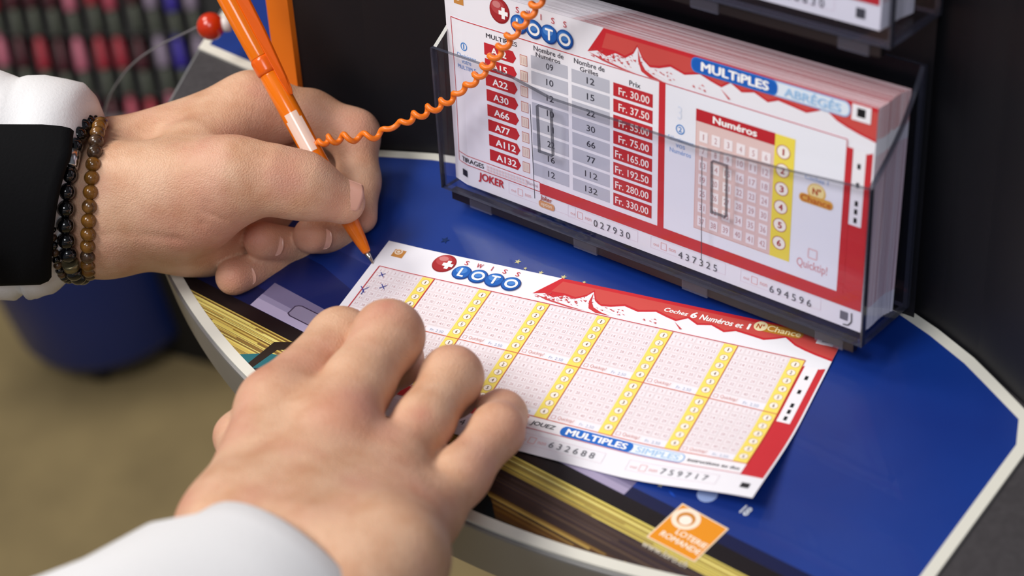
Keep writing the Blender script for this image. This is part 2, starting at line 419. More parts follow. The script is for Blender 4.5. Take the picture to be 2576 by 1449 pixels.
# ------------------------------------------------------------------ printed slips
class Art:
    """flat artwork in millimetres, y down; every shape lies a hair above the one before"""
    def __init__(s, w, hgt):
        s.w, s.hgt, s.big, s.small, s.cols, s.n = w, hgt, [], [], [], 0
    def z(s, lv):
        s.n += 1; return 0.042 * lv + 0.01 + 0.0009 * (s.n % 42)
    def c(s, col):
        if col not in s.cols: s.cols.append(col)
        return s.cols.index(col)
    def poly(s, pts, col, lv): s.big.append((pts, s.c(col), lv))
    def rect(s, x0, y0, x1, y1, col, lv): s.big.append(([(x0, y0), (x1, y0), (x1, y1), (x0, y1)], s.c(col), lv))
    def mini(s, x0, y0, x1, y1, col, lv): s.small.append((np.array([(x0, y0), (x1, y0), (x1, y1), (x0, y1)], float), [(3, 2, 1, 0)], s.c(col), lv))
    def line(s, x0, y0, x1, y1, wd, col, lv):
        d = np.array([x1 - x0, y1 - y0], float); d /= np.linalg.norm(d); n = np.array([-d[1], d[0]]) * wd / 2
        a, b = np.array([x0, y0]), np.array([x1, y1]); s.big.append(([tuple(a - n), tuple(b - n), tuple(b + n), tuple(a + n)], s.c(col), lv))
    def frame(s, x0, y0, x1, y1, wd, col, lv):
        s.line(x0, y0, x1, y0, wd, col, lv); s.line(x1, y0, x1, y1, wd, col, lv); s.line(x1, y1, x0, y1, wd, col, lv); s.line(x0, y1, x0, y0, wd, col, lv)
    def disc(s, x, y, rx, ry, col, lv, n=20):
        V = np.array([(x + rx * math.cos(2 * math.pi * k / n), y - ry * math.sin(2 * math.pi * k / n)) for k in range(n)])
        s.small.append((V, [tuple(range(n))], s.c(col), lv))
    def ring(s, x, y, rx, ry, th, col, lv, n=20):
        V = np.array([(x + (rx - q) * math.cos(2 * math.pi * k / n), y - (ry - q) * math.sin(2 * math.pi * k / n)) for q in (0, th) for k in range(n)])
        s.small.append((V, [(k, (k + 1) % n, n + (k + 1) % n, n + k) for k in range(n)], s.c(col), lv))
    def text(s, t, x0, y0, x1, y1, col, lv, bold=0.0, shear=0.0, space=1.0, rot=0):
        V, F, asp = text2d(t, bold, shear, space)
        if (x1 - x0) > 1.3 * asp * (y1 - y0):
            m_ = (x0 + x1) / 2; h_ = .65 * asp * (y1 - y0); x0, x1 = m_ - h_, m_ + h_
        W = np.stack([x0 + V[:, 0] * (x1 - x0), y1 + V[:, 1] * (y0 - y1), V[:, 2] * .0045], 1)
        if rot:
            c = np.array([(x0 + x1) / 2, (y0 + y1) / 2]); W[:, :2] = (W[:, :2] - c) @ np.array([[math.cos(rot), math.sin(rot)], [-math.sin(rot), math.cos(rot)]]) + c
        s.small.append((W, F, s.c(col), lv))
    def pill(s, x0, y0, x1, y1, r, col, lv, n=6):
        P = []
        for cx, cy, a in ((x1 - r, y0 + r, -90), (x1 - r, y1 - r, 0), (x0 + r, y1 - r, 90), (x0 + r, y0 + r, 180)):
            P += [(cx + r * math.cos(math.radians(a + 90 * k / n)), cy + r * math.sin(math.radians(a + 90 * k / n))) for k in range(n + 1)]
        s.big.append((P, s.c(col), lv))
    def build(s, name, F, parent=None, thick=0.12, rough=0.5):
        bm = bmesh.new()
        # sheet body
        bi = s.c('EFEEF6')
        f = bm.faces.new([bm.verts.new((x, y, 0)) for x, y in ((0, 0), (0, s.hgt), (s.w, s.hgt), (s.w, 0))]); f.material_index = bi
        for pts, c, lv in s.big:
            A = sum(pts[i][0] * pts[(i + 1) % len(pts)][1] - pts[(i + 1) % len(pts)][0] * pts[i][1] for i in range(len(pts)))
            q = pts[::-1] if A > 0 else pts
            zz = s.z(lv); f = bm.faces.new([bm.verts.new((x, y, zz)) for x, y in q]); f.material_index = c
        for ax, n, L in ((0, int(s.w // 4.5) + 1, s.w), (1, int(s.hgt // 4.5) + 1, s.hgt)):
            for k in range(1, n):
                co = [0, 0, 0]; co[ax] = L * k / n; no = [0, 0, 0]; no[ax] = 1
                bmesh.ops.bisect_plane(bm, geom=bm.verts[:] + bm.edges[:] + bm.faces[:], plane_co=co, plane_no=no, dist=1e-5)
        bmesh.ops.triangulate(bm, faces=[f for f in bm.faces if len(f.verts) > 4])
        # underside of the sheet
        gx = [s.w * k / 24 for k in range(25)]; gy = [s.hgt * k / 12 for k in range(13)]
        g = [[bm.verts.new((x, y, -thick)) for y in gy] for x in gx]
        for i in range(24):
            for j in range(12):
                f = bm.faces.new((g[i][j], g[i + 1][j], g[i + 1][j + 1], g[i][j + 1])); f.material_index = bi
        top = {}
        for side in ([(x, 0) for x in gx], [(s.w, y) for y in gy], [(x, s.hgt) for x in gx[::-1]], [(0, y) for y in gy[::-1]]):
            for a, b in zip(side, side[1:]):
                f = bm.faces.new([bm.verts.new((*a, 0)), bm.verts.new((*b, 0)), bm.verts.new((*b, -thick)), bm.verts.new((*a, -thick))]); f.material_index = bi
        me0 = bpy.data.meshes.new(name); bm.to_mesh(me0); bm.free()
        V = [tuple(v.co) for v in me0.vertices]; FF = [tuple(p.vertices) for p in me0.polygons]; MI = [p.material_index for p in me0.polygons]
        bpy.data.meshes.remove(me0)
        for W, Fs, c, lv in s.small:
            n = len(V); zz = s.z(lv); V += [(a[0], a[1], zz + (a[2] if len(a) > 2 else 0)) for a in W]
            for f in Fs: FF.append(tuple(n + i for i in f)); MI.append(c)
        V = [F(*v) for v in V]
        mats = [mat('ink_' + c.lower(), c, rough, spec=0.3) for c in s.cols]
        return from_py(name, V, FF, mats, parent, False, MI)

RED, DRED, BLU, YEL, PINK, GREY = 'CB2A33', 'B4222C', '1F62B8', 'F3DF55', 'E9D3D2', 'BFC1CE'
def header(a, dy=0.0):
    """red alpine header, maker's mark and lottery logo shared by both slips"""
    M = [(187.3, 12.0 + dy), (181, 10.8 + dy), (176.5, 9.7 + dy), (172.5, 8.4), (168, 5.6), (165, 7.2), (161, 8.9), (155.5, 8.2), (150, 7.6), (146, 9.3), (140.5, 7.3), (135.5, 8.6), (131, 6.4), (127.3, 9.0), (123, 8.0), (118.4, 6.6), (112, 8.5), (106, 7.1), (101.2, 8.9), (97.2, 9.6), (94.2, 7.6), (91.7, 3.4), (90, 6.4), (86.4, 8.9), (82, 8.2), (78, 10.4), (74, 9.2), (69.5, 10.6)]
    a.poly([(76.8, 0), (187.3, 0)] + M, RED, 1)
    a.poly([(78, 1.6), (187.3, 1.6)] + [(x, y - 0.9) for x, y in M[:-3]] + [(76, 7.6)], 'CE4E49', 2)
    # rocks on the snow
    r = random.Random(11)
    for i in range(95):
        x = r.uniform(70, 120) if i < 46 else r.uniform(70, 90); y = 8.6 + r.random() * 3.2 + max(0, (x - 78)) * 0.01
        if 88 < x < 95: y -= 2
        a.poly([(x, y), (x + r.uniform(.4, 1.6), y + r.uniform(-.5, .3)), (x + r.uniform(.5, 1.6), y + r.uniform(.15, .6))], 'C8474B', 3)
    a.poly([(92, 4.2), (93.2, 8.4), (95.2, 11), (99, 12.6), (103, 13.4), (97, 13.4), (93.6, 12), (92.2, 8.6)], 'CB3A3E', 3)
    a.poly([(95, 8.6), (99, 11.2), (104, 12.2), (100, 10.4)], 'F4ECF0', 4)
    a.poly([(70, 10.6), (78, 11.9), (86, 13), (93, 13.6), (86, 13.6), (76, 12.4)], 'C8474B', 3)
    a.poly([(127, 9.4), (130.4, 12.6), (131.2, 12.2)], 'C8474B', 3)
    # maker's mark
    a.rect(5.2, 3.4, 10.2, 7.6, 'C98A45', 1); a.disc(7.2, 4.6, 1.7, 1.6, 'F2E2D0', 2); a.ring(7.2, 4.6, 1.15, 1.05, .4, 'C98A45', 3); 
    # red ball with the cross
    a.disc(28.2, 5.3, 4.9, 4.9, '8E1C24', 2, 32); a.disc(28.0, 5.0, 4.6, 4.5, 'A62A30', 3, 32); a.disc(27.4, 3.9, 3.3, 2.7, 'B9464A', 4, 28); a.disc(26.9, 3.0, 2.0, 1.3, 'CF8080', 5, 24)
    a.rect(29.3, 3.6, 30.9, 8.0, 'FFFFFF', 6); a.rect(27.9, 5.0, 32.3, 6.6, 'FFFFFF', 6)
    for k, ch in enumerate('LOTO'):
        x, y = 37.6 + 7.25 * k, 8.2 + 0.15 * k
        a.disc(x, y, 4.0, 3.7, '123F8C', 7 + k, 30); a.disc(x - .1, y - .2, 3.6, 3.3, BLU, 8 + k, 30); a.disc(x - .5, y - 1.1, 2.4, 1.7, '4A86D2', 9 + k, 24)
        if ch == 'O': a.ring(x + .2, y, 2.7, 2.35, .95, 'FFFFFF', 12 + k, 30)
        elif ch == 'L': a.text('L', x - 1.1, y - 2.3, x + 1.6, y + 2.3, 'FFFFFF', 12 + k, 0.03)
        else: a.text('T', x - 1.8, y - 2.2, x + 2.0, y + 2.2, 'FFFFFF', 12 + k, 0.03)
    for k, ch in enumerate('SWISS'):
        x = 37.0 + 5.6 * k; a.text(ch, x - (1.2 if ch == 'W' else .75 if ch != 'I' else .15), 1.6 + .05 * k, x + (1.4 if ch == 'W' else .75 if ch != 'I' else .2), 3.9 + .05 * k, 'C23A44', 6, 0.01)
def tiny(a, s, x0, y0, x1, y1, col, lv): a.text(s, x0, y0, x1, y1, col, lv, 0.0)
def small_scan_box(a, x, y):
    a.frame(x, y - 2.4, x + 33, y + 2.2, .12, 'E3CFDA', 2)
    tiny(a, 'oui', x + 1.2, y - .3, x + 3.6, y + .9, 'E3A8A8', 2); a.frame(x + 4.6, y - 1.3, x + 7.0, y + 1.4, .2, 'E7A9A9', 2)
    tiny(a, 'non', x + 8.2, y - .3, x + 11.2, y + .9, 'E3A8A8', 2)
def bars(a):
    a.rect(178.6, 16.2, 186.6, 69.8, 'C92D36', 1)
    a.rect(179.4, 16.2, 184.2, 43.6, 'F2F0F6', 2)
    a.poly([(178.6, 17.2), (179.6, 16.4), (181, 16.9), (183, 16.2), (184.6, 16.9), (186.6, 15.9), (186.6, 14.9), (178.6, 14.9)], 'EFEEF6', 2)
    for y in (21.0, 27.8, 34.4, 37.4, 40.6): a.rect(181.3, y, 182.5, y + 1.9, '15151A', 3)

# the slip being filled in -------------------------------------------
A = Art(187.3, 82.6); header(A)
A.rect(4, 14.2, 178.6, 67.2, 'F1EAF0', 1)
CW, RH = 24.94, 26.2
for r in range(2):
    for c in range(7):
        x0, y0 = 4 + CW * c, 14.4 + RH * r
        A.rect(x0, y0, x0 + CW - 5.2, y0 + 22.6, 'E8DCE1', 2)
        A.rect(x0 + CW - 5.2, y0, x0 + CW, y0 + RH, 'F4E06A', 2)
        A.rect(x0 + 10.5, y0 + 23.2, x0 + CW - 5.2, y0 + RH - .4, 'F0EEF8', 3)
        for i in range(6):
            yy = y0 + 2.6 + 4.05 * i
            A.disc(x0 + CW - 2.6, yy, 1.65, 1.5, 'FBF3E6', 3, 14); A.ring(x0 + CW - 2.6, yy, 1.65, 1.5, .16, 'C9A070', 4, 14)
            A.text(str(i + 1), x0 + CW - 2.95, yy - .75, x0 + CW - 2.2, yy + .75, '7C5A50', 5, 0.02)
            for j in range(7):
                n = j * 6 + i + 1
                cx, cy = x0 + 1.75 + 3.2 * i, y0 + 1.75 + 3.18 * j
                A.mini(cx - 1.25, cy - 1.2, cx + 1.25, cy + 1.2, 'F0E8EE', 3)
                A.text(str(n), cx - (.3 if n < 10 else .75), cy - .6, cx + (.3 if n < 10 else .75), cy + .6, 'C9A3A8', 4)
        A.frame(x0 + 1, y0 + 23.6, x0 + 2.5, y0 + 25.1, .14, 'D9A0A0', 4)
        A.text('Quicktip!', x0 + 3.4, y0 + 23.4, x0 + 9.6, y0 + 25.4, 'DFA9A4', 4)
        A.text('Fr. 2.50', x0 + 12, y0 + 24.0, x0 + 17.6, y0 + 25.3, '9AA8C4', 4)
        A.line(x0 + CW, y0, x0 + CW, y0 + RH, .3 if c else .45, 'D2703E' if c else 'C93A34', 6)
        A.line(x0, y0 + RH, x0 + CW, y0 + RH, .3, 'D9705A', 6)
A.line(4, 14.2, 178.6, 14.2, .32, 'C93A40', 7); A.line(4, 14.2, 4, 67, .4, 'C93A40', 7)
A.rect(4, 67.2, 97, 72.2, 'C92D36', 2); A.rect(97, 67.2, 178.6, 72.2, 'F3F1F7', 2); A.line(4, 72.2, 178.6, 72.2, .25, 'D9707A', 4); A.poly([(92, 67.4), (97.5, 67.4), (95, 72.2), (92, 72.2)], 'C92D36', 3)
A.text('JOUEZ', 99, 68.6, 108.6, 71.0, '26242E', 4, 0.03, 0.15)
A.pill(110.8, 67.6, 157.4, 72.0, 2.0, '8CB4E6', 4); A.pill(111.2, 68.0, 157.0, 71.6, 1.7, 'EAF2FA', 5); A.pill(110.8, 67.6, 138.2, 72.0, 2.0, '1E6AC8', 6)
A.text('MULTIPLES', 112.6, 68.4, 136.6, 71.2, 'FFFFFF', 7, 0.04); A.text('SIMPLES', 139.4, 68.5, 155.6, 71.1, 'A9CBEE', 7, 0.02)
A.text('instructions au dos', 158.6, 69.0, 177.4, 70.6, '3A3640', 5, 0.02)
A.text('Cochez', 121.0, 3.6, 130.4, 5.6, 'FFFFFF', 5, 0.03, 0.15); A.text('6', 131.4, 2.8, 133.8, 6.0, 'FFFFFF', 5, 0.05, 0.1)
A.text('Numéros et', 135, 3.2, 151.6, 5.9, 'FFFFFF', 5, 0.03, 0.15); A.text('1', 153, 2.8, 154.4, 5.8, 'FFFFFF', 5, 0.04)
def chance(a, x, y, k, lv):
    a.pill(x - 3.2 * k, y - 1.9 * k, x + 15.6 * k, y + 1.8 * k, 1.8 * k, 'E9B84A', lv) if k < 1.02 else None
    a.disc(x, y - (0 if k < 1.02 else 1.5), 2.5 * k, 2.5 * k, 'F6DF9C', lv + 1); a.text('N°', x - 1.4 * k, y - 1.1 * k - (0 if k < 1.02 else 1.4), x + 1.5 * k, y + 1.1 * k - (0 if k < 1.02 else 1.4), 'C2562A', lv + 2, 0.04)
A.pill(155.2, 1.0, 173.6, 5.0, 2.0, 'C7862C', 4); A.disc(157.6, 2.9, 2.5, 2.4, 'F8E8B8', 5); A.text('N°', 156.2, 1.8, 159, 4.1, 'C2562A', 6, 0.04); A.text('Chance', 160.2, 1.6, 172.8, 4.4, 'FBE9B0', 6, 0.03)
A.rect(179.0, .6, 185.2, 5.4, 'F4F2F8', 5); A.rect(180.8, 1.6, 183.4, 4.2, '141416', 6)
bars(A); A.rect(178.6, 69, 186.6, 72.4, 'C92D36', 1)
for x, s_ in ((15, '518426'), (56, '704193'), (97.5, '632688'), (139.5, '759717')):
    small_scan_box(A, x, 77.0); A.text(s_, x + 12.4, 75.6, x + 29.6, 78.2, '55555F', 4, 0.0, 0, 1.5)
A.rect(181.0, 76.2, 184, 78.6, '2A2A2E', 3); A.rect(7, 76.2, 10, 78.6, '2A2A2E', 3)
def cross(x, y, s):
    A.line(x - s, y - s, x + s, y + s * .9, .3, '2B3C9A', 10); A.line(x + s, y - s * .9, x - s * .8, y + s, .3, '2B3C9A', 10)
cross(7.6, 18.4, 1.1); cross(11.4, 24.2, 1.2)
A.line(3.0, 26.6, 6.0, 29.4, .3, '2B3C9A', 10); A.line(6.2, 26.2, 4.6, 28.4, .3, '2B3C9A', 10); A.line(5.0, 28.0, 5.4, 30.6, .3, '2B3C9A', 10)
def sm(t): t = min(1, max(0, t)); return t * t * (3 - 2 * t)
def F_table(x, y, hh):
    lift = 0.85 + 9.5 * sm((x - 135) / 60) * sm((y - 40) / 60) + 0.5 * sm((20 - x) / 20)
    return (x * 1e-3, -y * 1e-3, (lift + hh) * 1e-3)
slip = A.build('lottery_slip', F_table)
tag(slip, 'lottery slip lying on the blue counter under the hand, marked with blue pen crosses', 'lottery slip')

# the multiples slip in the holder ------------------------------------
B = Art(187.3, 82.6); header(B)
B.rect(0, 77 + 5.6, 0.01, 82.6, RED, 1)
B.rect(3, 13.4, 102, 73.8, 'F1F0F8', 4); B.rect(101.4, 13.4, 104.2, 74, 'CC2E37', 5); B.rect(104.2, 13.4, 177, 70, 'EEF0FA', 4)
B.line(3, 13.6, 177, 13.6, .35, 'C93A40', 6); B.line(3, 13.6, 3, 73.6, .35, 'C93A40', 6); B.line(3, 69.8, 46, 69.8, .3, 'C93A40', 6); B.line(3, 73.7, 46, 73.7, .3, 'C93A40', 6); B.line(46, 69.8, 46, 73.7, .3, 'C93A40', 6); B.line(177, 13.6, 177, 70, .3, 'C93A40', 6)
B.rect(46, 70.0, 186.6, 74.6, 'C92D36', 5)
B.rect(177, 16.2, 179.4, 74, 'C92D36', 5); bars(B); B.rect(178.6, 43.6, 186.6, 74.2, 'C92D36', 3)
tags = ['A12', 'A15', 'A22', 'A30', 'A66', 'A77', 'A112', 'A132']
num = ['09', '10', '12', '10', '11', '22', '16', '12']; gri = ['12', '15', '22', '30', '66', '77', '112', '132']
pri = ['30.00', '37.50', '55.00', '75.00', '165.00', '192.50', '280.00', '330.00']
B.text('MULTIPLES', 21, 15.6, 36.5, 17.4, '3A3640', 6, 0.02); B.text('Nombre de', 44.4, 14.6, 58.6, 16.6, '4A4650', 6, 0.02); B.text('Numéros', 45.4, 17.0, 57, 18.8, '4A4650', 6, 0.02)
B.text('Nombre de', 63.4, 14.6, 77.4, 16.6, '4A4650', 6, 0.02); B.text('Grilles', 66, 17.2, 74.6, 19.0, '4A4650', 6, 0.02); B.text('Prix', 88.4, 16.6, 93.4, 18.6, '4A4650', 6, 0.02)
for i in range(8):
    y = 19.6 + 6.22 * i; x = 20 + .13 * i
    B.poly([(x, y), (x + 14.2, y), (x + 15.8, y + 2.4), (x + 14.2, y + 4.8), (x, y + 4.8)], 'C32B34', 6)
    n = len(tags[i]); B.text(tags[i], x + 3.4, y + 1.1, x + 3.4 + 2.55 * n, y + 3.9, 'FFFFFF', 7, 0.03)
    B.rect(37.6, y + .2, 41.2, y + 4.4, 'C9857C', 6); B.rect(37.85, y + .45, 40.95, y + 4.15, 'EBD9CF', 7)
    for k in range(3): B.line(38.4 + k * .9, y + 1, 38.4 + k * .9, y + 3.6, .12, 'C9A59C', 8)
    B.rect(43.0, y - .9, 60.4, y + 4.2, GREY, 6); B.text(num[i], 50.2, y + .4, 53.6, y + 2.9, '40404C', 7, 0.012)
    B.rect(62.2, y - .5, 79.6, y + 4.6, GREY, 6); n = len(gri[i]); B.text(gri[i], 71 - 1.0 * n, y + .9, 71 + 1.0 * n, y + 3.4, '40404C', 7, 0.012)
    B.rect(81.3, y - .3, 98.8, y + 4.8, 'C12C35', 6); B.text('Fr. ' + pri[i], 97.2 - 1.5 * len('Fr. ' + pri[i]), y + .9, 97.4, y + 3.8, 'F8E8E8', 7, 0.02)
B.ring(9.6, 24, 1.7, 1.7, .45, '4A8AD0', 6); B.text('1', 9.1, 23, 10.0, 25, '4A8AD0', 6, 0.03)
B.text('Choisissez', 5.4, 27.0, 15.6, 28.8, '7FA6DC', 6, 0.01); B.text('votre', 8.2, 29.4, 13, 31.0, '7FA6DC', 6, 0.01); B.text('MULTIPLE', 5.6, 31.8, 15.4, 33.4, '6F98D4', 6, 0.01)
B.text('TIRAGES', 5.4, 70.8, 17.6, 72.8, '30303A', 7, 0.03)
for k in range(14): B.rect(19 + k * 1.5, 70.7, 20.1 + k * 1.5, 71.7, 'E6CFD2', 7); B.rect(19 + k * 1.5, 72.0, 20.1 + k * 1.5, 73.0, 'E6CFD2', 7)
B.text('Illimité', 39.4, 71.0, 45, 72.4, 'C9A0A8', 7)
B.rect(5.4, 76.4, 8.4, 79.2, '2A2A38', 6)
B.text('JOKER', 14.4, 74.8, 27.6, 79.2, 'C2323C', 7, 0.04, 0.1)
small_scan_box(B, 30, 77.2); B.text('Joker', 46.0, 74.9, 51.8, 77.4, 'B04A3A', 8, 0.03, .1); B.pill(45.2, 77.2, 53, 80.0, 1.2, 'D89A6A', 7); B.text('option', 46.4, 77.7, 51.8, 79.6, 'F6E4D0', 8, 0.02)
small_scan_box(B, 59.5, 77.6); small_scan_box(B, 98.5, 77.6); small_scan_box(B, 138, 77.6)
for x, s_ in ((72, '027930'), (111, '437325'), (150.3, '694596')): B.text(s_, x, 77.0, x + 17, 79.8, '50505A', 7, 0.0, 0, 1.5)
B.rect(178.8, 76.6, 181.8, 79.8, '6A6A76', 6); B.line(183.2, 76.2, 183.4, 79.6, .45, '222228', 7); B.line(183.4, 79.6, 182.2, 81.3, .45, '222228', 7); B.line(182.2, 81.3, 180.2, 81.6, .45, '222228', 7)
# right half
B.pill(114.8, .6, 177.4, 6.2, 2.4, '9CC0EC', 5); B.pill(115.3, 1.1, 176.9, 5.7, 2.0, 'E4EEFA', 6); B.pill(114.8, .6, 149.8, 6.2, 2.3, '2E78D0', 7); B.pill(115.3, 1.1, 149.3, 5.7, 2.0, '1660C0', 8)
B.text('MULTiPLES', 117.6, 1.7, 147.8, 5.1, 'FFFFFF', 9, 0.05); B.text('ABRÉGÉS', 151.6, 1.3, 174.8, 5.1, '9DC6EC', 9, 0.03)
B.rect(178, .6, 185, 6.2, 'F4F2F8', 7); B.rect(179.9, 1.7, 183, 4.7, '15151A', 8)
B.text('3', 109.6, 20.5, 111.4, 25.5, 'DDE4F4', 6); B.ring(110.8, 29.2, 1.9, 1.9, .45, '4A8AD0', 6); B.text('2', 110.1, 28.2, 111.5, 30.2, '4A8AD0', 6, 0.03)
B.text('Sélectionnez', 105.6, 32.4, 116.6, 34.2, '8FB0E0', 6, 0.01); B.text('vos', 109, 35, 113, 36.4, '8FB0E0', 6, 0.01); B.text('Numéros', 106.4, 37, 115.6, 38.8, '8FB0E0', 6, 0.01)
B.rect(117.4, 19.4, 157.6, 65.4, 'D9A9A0', 5); B.rect(117.7, 19.7, 149.6, 65.1, 'E6C9C6', 6); B.rect(149.6, 19.4, 157.6, 65.4, YEL, 6); B.rect(117.4, 19.3, 149.7, 23.8, 'BE2530', 7); B.text('Numéros', 124, 20.2, 143, 22.9, 'FFFFFF', 8, 0.04)
for j in range(7):
    for i in range(6):
        n = j * 6 + i + 1; cx, cy = 120.8 + 5.15 * i, 29.2 + 5.45 * j
        B.mini(cx - 1.75, cy - 2.0, cx + 1.75, cy + 2.0, 'F6EEF2', 8)
        B.text(str(n), cx - (.5 if n < 10 else 1.1), cy - 1.1, cx + (.5 if n < 10 else 1.1), cy + 1.1, 'C08C90', 9, 0.0)
for i in range(6):
    y = 25.2 + 6.85 * i
    B.disc(153.2, y, 2.7, 2.55, 'FBF6EC', 7, 22); B.ring(153.2, y, 2.75, 2.6, .3, 'C07A6A', 8, 22); B.text(str(i + 1), 152.4, y - 1.2, 154.1, y + 1.2, 'B0303A', 9, 0.03)
B.text('Cochez 1', 162, 30.6, 171, 32.2, '8FB0E0', 6, 0.01)
B.disc(166.8, 36.0, 3.6, 3.2, 'EDC468', 6, 24); B.disc(166.8, 35.7, 3.0, 2.7, 'F6E2A0', 7, 24); B.text('N°', 165.2, 34.4, 168.6, 37.0, 'B9522A', 8, 0.05); B.pill(160.2, 37.6, 173.4, 40.8, 1.5, 'E0A84E', 8); B.text('Chance', 160.8, 38.0, 172.8, 40.4, 'C2622A', 9, 0.03)
B.frame(165, 57.6, 168.4, 61, .5, 'E7C4C8', 6); B.text('Quicktip!', 160.6, 62.2, 172.8, 66.4, 'DFA0A4', 6, 0.01)

def slip_frame(lift):
    # slip standing in a holder: leans back against the others, left edge curling away
    yaw, ln, ro = -0.0130, 0.0439, 0.0089
    cy, sy = math.cos(yaw), math.sin(yaw); uu = np.array([cy, sy, 0]); vv = np.array([-sy, cy, 0])
    zz = np.array([0, 0, 1.0]) * math.cos(ln) + vv * math.sin(ln)
    u = uu * math.cos(ro) + zz * math.sin(ro); z = zz * math.cos(ro) - uu * math.sin(ro); nrm = np.cross(u, z)
    TW = 1.0; o = np.array([1.6, 4.9, 2.2 + lift])
    def F(x, y, hh):
        cu = -2.2 * sm((9 - x) / 9) * sm((y + 10) / 60)
        hgt = 82.6 - y
        q = o + u * x * TW + z * hgt * TW + nrm * (hh + cu - 0.0)
        return bx(*q)
    return F
FB = slip_frame(0)
b = B.build('lottery_slip', FB)
tag(b, 'red and white slip with price table standing at the front of the lower clear holder', 'lottery slip')

# the slip in the upper holder: only its lower right shows
C2 = Art(187.3, 82.6); header(C2)
C2.rect(3, 13.4, 177, 70, 'EEF0FA', 4); C2.rect(46, 70.0, 186.6, 74.6, 'C92D36', 5); bars(C2); C2.rect(178.6, 43.6, 186.6, 74.2, 'C92D36', 3)
for x, s_ in ((72, '314058'), (111, '942217'), (150.3, '608630')): C2.text(s_, x, 77.0, x + 17, 79.8, '50505A', 7, 0.0, 0, 1.5); small_scan_box(C2, x - 12.4, 77.8)
C2.rect(178.8, 76.8, 182, 80, '4A4A52', 6)
UPL = 110.5
b2 = C2.build('lottery_slip', slip_frame(UPL))
tag(b2, 'slip with number 608630 at the front of the upper clear holder', 'lottery slip')

# stacks of further slips behind the front ones
def stack_mat():
    m = mat('slip_edges', 'D9A4A4', 0.7)
    nt = m.node_tree; b = nt.nodes['Principled BSDF']
    at_ = nt.nodes.new('ShaderNodeAttribute'); at_.attribute_name = 'ink'
    nt.links.new(at_.outputs['Color'], b.inputs['Base Color'])
    return m
M_stack = stack_mat()
def slip_stack(lift, label, n=110, d0=0.3, d1=20.0):
    F = slip_frame(lift); V = []; Fc = []; C = []
    r = random.Random(int(lift) + 3)
    W, Hh = 187.3, 82.6
    def topcol(x): return '%s' % ('F0EDF4' if x < 74 else 'CF3A40')
    def sidecol(y): return 'D84A50' if y < 11 else ('F0EEF6' if y < 17 else ('E39A9E' if y < 74 else 'EFEEF6'))
    for i in range(n):
        d = d0 + (d1 - d0) * i / n; th = (d1 - d0) / n * 1.0
        jx, jy = r.uniform(-.12, .12) + .5 * math.sin(i * .06), r.uniform(-.15, .12) - .4 * math.sin(i * .045)
        xs = [0, 62 + i * .11 + jx, 66 + i * .11 + jx, W * .65, W - 1.5, W]; ys = [0, 1.2, 11 + jx, 12 + jx, 17, 17.6, 46, 74, 74.6, Hh - 1, Hh]
        def add(q, c):
            k = len(V); V.extend(F(a + jx, b_ + jy, -(dd)) for a, b_, dd in q); Fc.append((k, k + 1, k + 2, k + 3)); C.append(c)
        t = r.random()
        for a, b_ in zip(xs, xs[1:]):
            mid = (a + b_) / 2
            c = 'E9E2EA' if mid < 62 + i * .11 else ('E2B8BC' if mid < 68 + i * .11 else ('B8464C', 'C06A6E', 'AC3A41', 'C67E82')[int(t * 4)])  # red print edges, with the upper holder's shade mixed into the colour
            add([(a, 0, d), (b_, 0, d), (b_, 0, d + th), (a, 0, d + th)], c)
            add([(b_, Hh, d), (a, Hh, d), (a, Hh, d + th), (b_, Hh, d + th)], 'EFEEF6')
        for a, b_ in zip(ys, ys[1:]):
            mid = (a + b_) / 2
            c = ('D9858A', 'E4A6AA', 'DDA0A6')[int(t * 3)] if mid < 11.5 else ('F1EFF7' if mid < 17.3 else (('DDB4BE', 'E6CBD4', 'E0BCC6')[int(t * 3)] if mid < 74 else 'EFEEF6'))
            add([(W, a, d), (W, b_, d), (W, b_, d + th), (W, a, d + th)], c)
            add([(0, b_, d), (0, a, d), (0, a, d + th), (0, b_, d + th)], 'F0EDF4')
        add([(0, 0, d), (W, 0, d), (W, Hh, d), (0, Hh, d)], 'F0EDF4')
        add([(0, 0, d + th), (W, 0, d + th), (W, Hh, d + th), (0, Hh, d + th)], 'F0EDF4')
    o = from_py('slip_stack', V, Fc, M_stack)
    ca = o.data.color_attributes.new('ink', 'FLOAT_COLOR', 'CORNER')
    arr = np.zeros((len(Fc) * 4, 4), np.float32)
    for i, c in enumerate(C): arr[i * 4:i * 4 + 4] = lin(c)
    ca.data.foreach_set('color', arr.ravel())
    return tag(o, label, 'slips', kind='stuff')
slip_stack(0, 'thick pack of pink-edged slips behind the price-table slip in the lower holder')
slip_stack(UPL, 'pack of slips inside the upper clear holder')

# ------------------------------------------------------------------ clear holders
def panel(name, outer, holes, th, fr, parent, mi=(0, 1)):
    """clear sheet with cut-outs: outline and holes in (a, b), thickness along c"""
    bm = bmesh.new()
    loops = [outer] + holes
    for c in (0, th):
        es = []
        for lp in loops:
            vs = [bm.verts.new((a, b_, c)) for a, b_ in lp]
            es += [bm.edges.new((vs[i], vs[(i + 1) % len(vs)])) for i in range(len(vs))]
        bmesh.ops.triangle_fill(bm, use_beauty=True, use_dissolve=False, edges=es, normal=(0, 0, 1))
    bm.verts.ensure_lookup_table()
    n = sum(len(l) for l in loops); k = 0
    for f in bm.faces: f.material_index = mi[0]
    for lp in loops:
        for i in range(len(lp)):
            j = (i + 1) % len(lp)
            f = bm.faces.new((bm.verts[k + i], bm.verts[k + j], bm.verts[n + k + j], bm.verts[n + k + i])); f.material_index = mi[1]
        k += len(lp)
    bmesh.ops.recalc_face_normals(bm, faces=bm.faces)
    for v in bm.verts: v.co = fr(*v.co)
    return from_bm(name, bm, [M_clear, M_edge, M_edge2], parent)
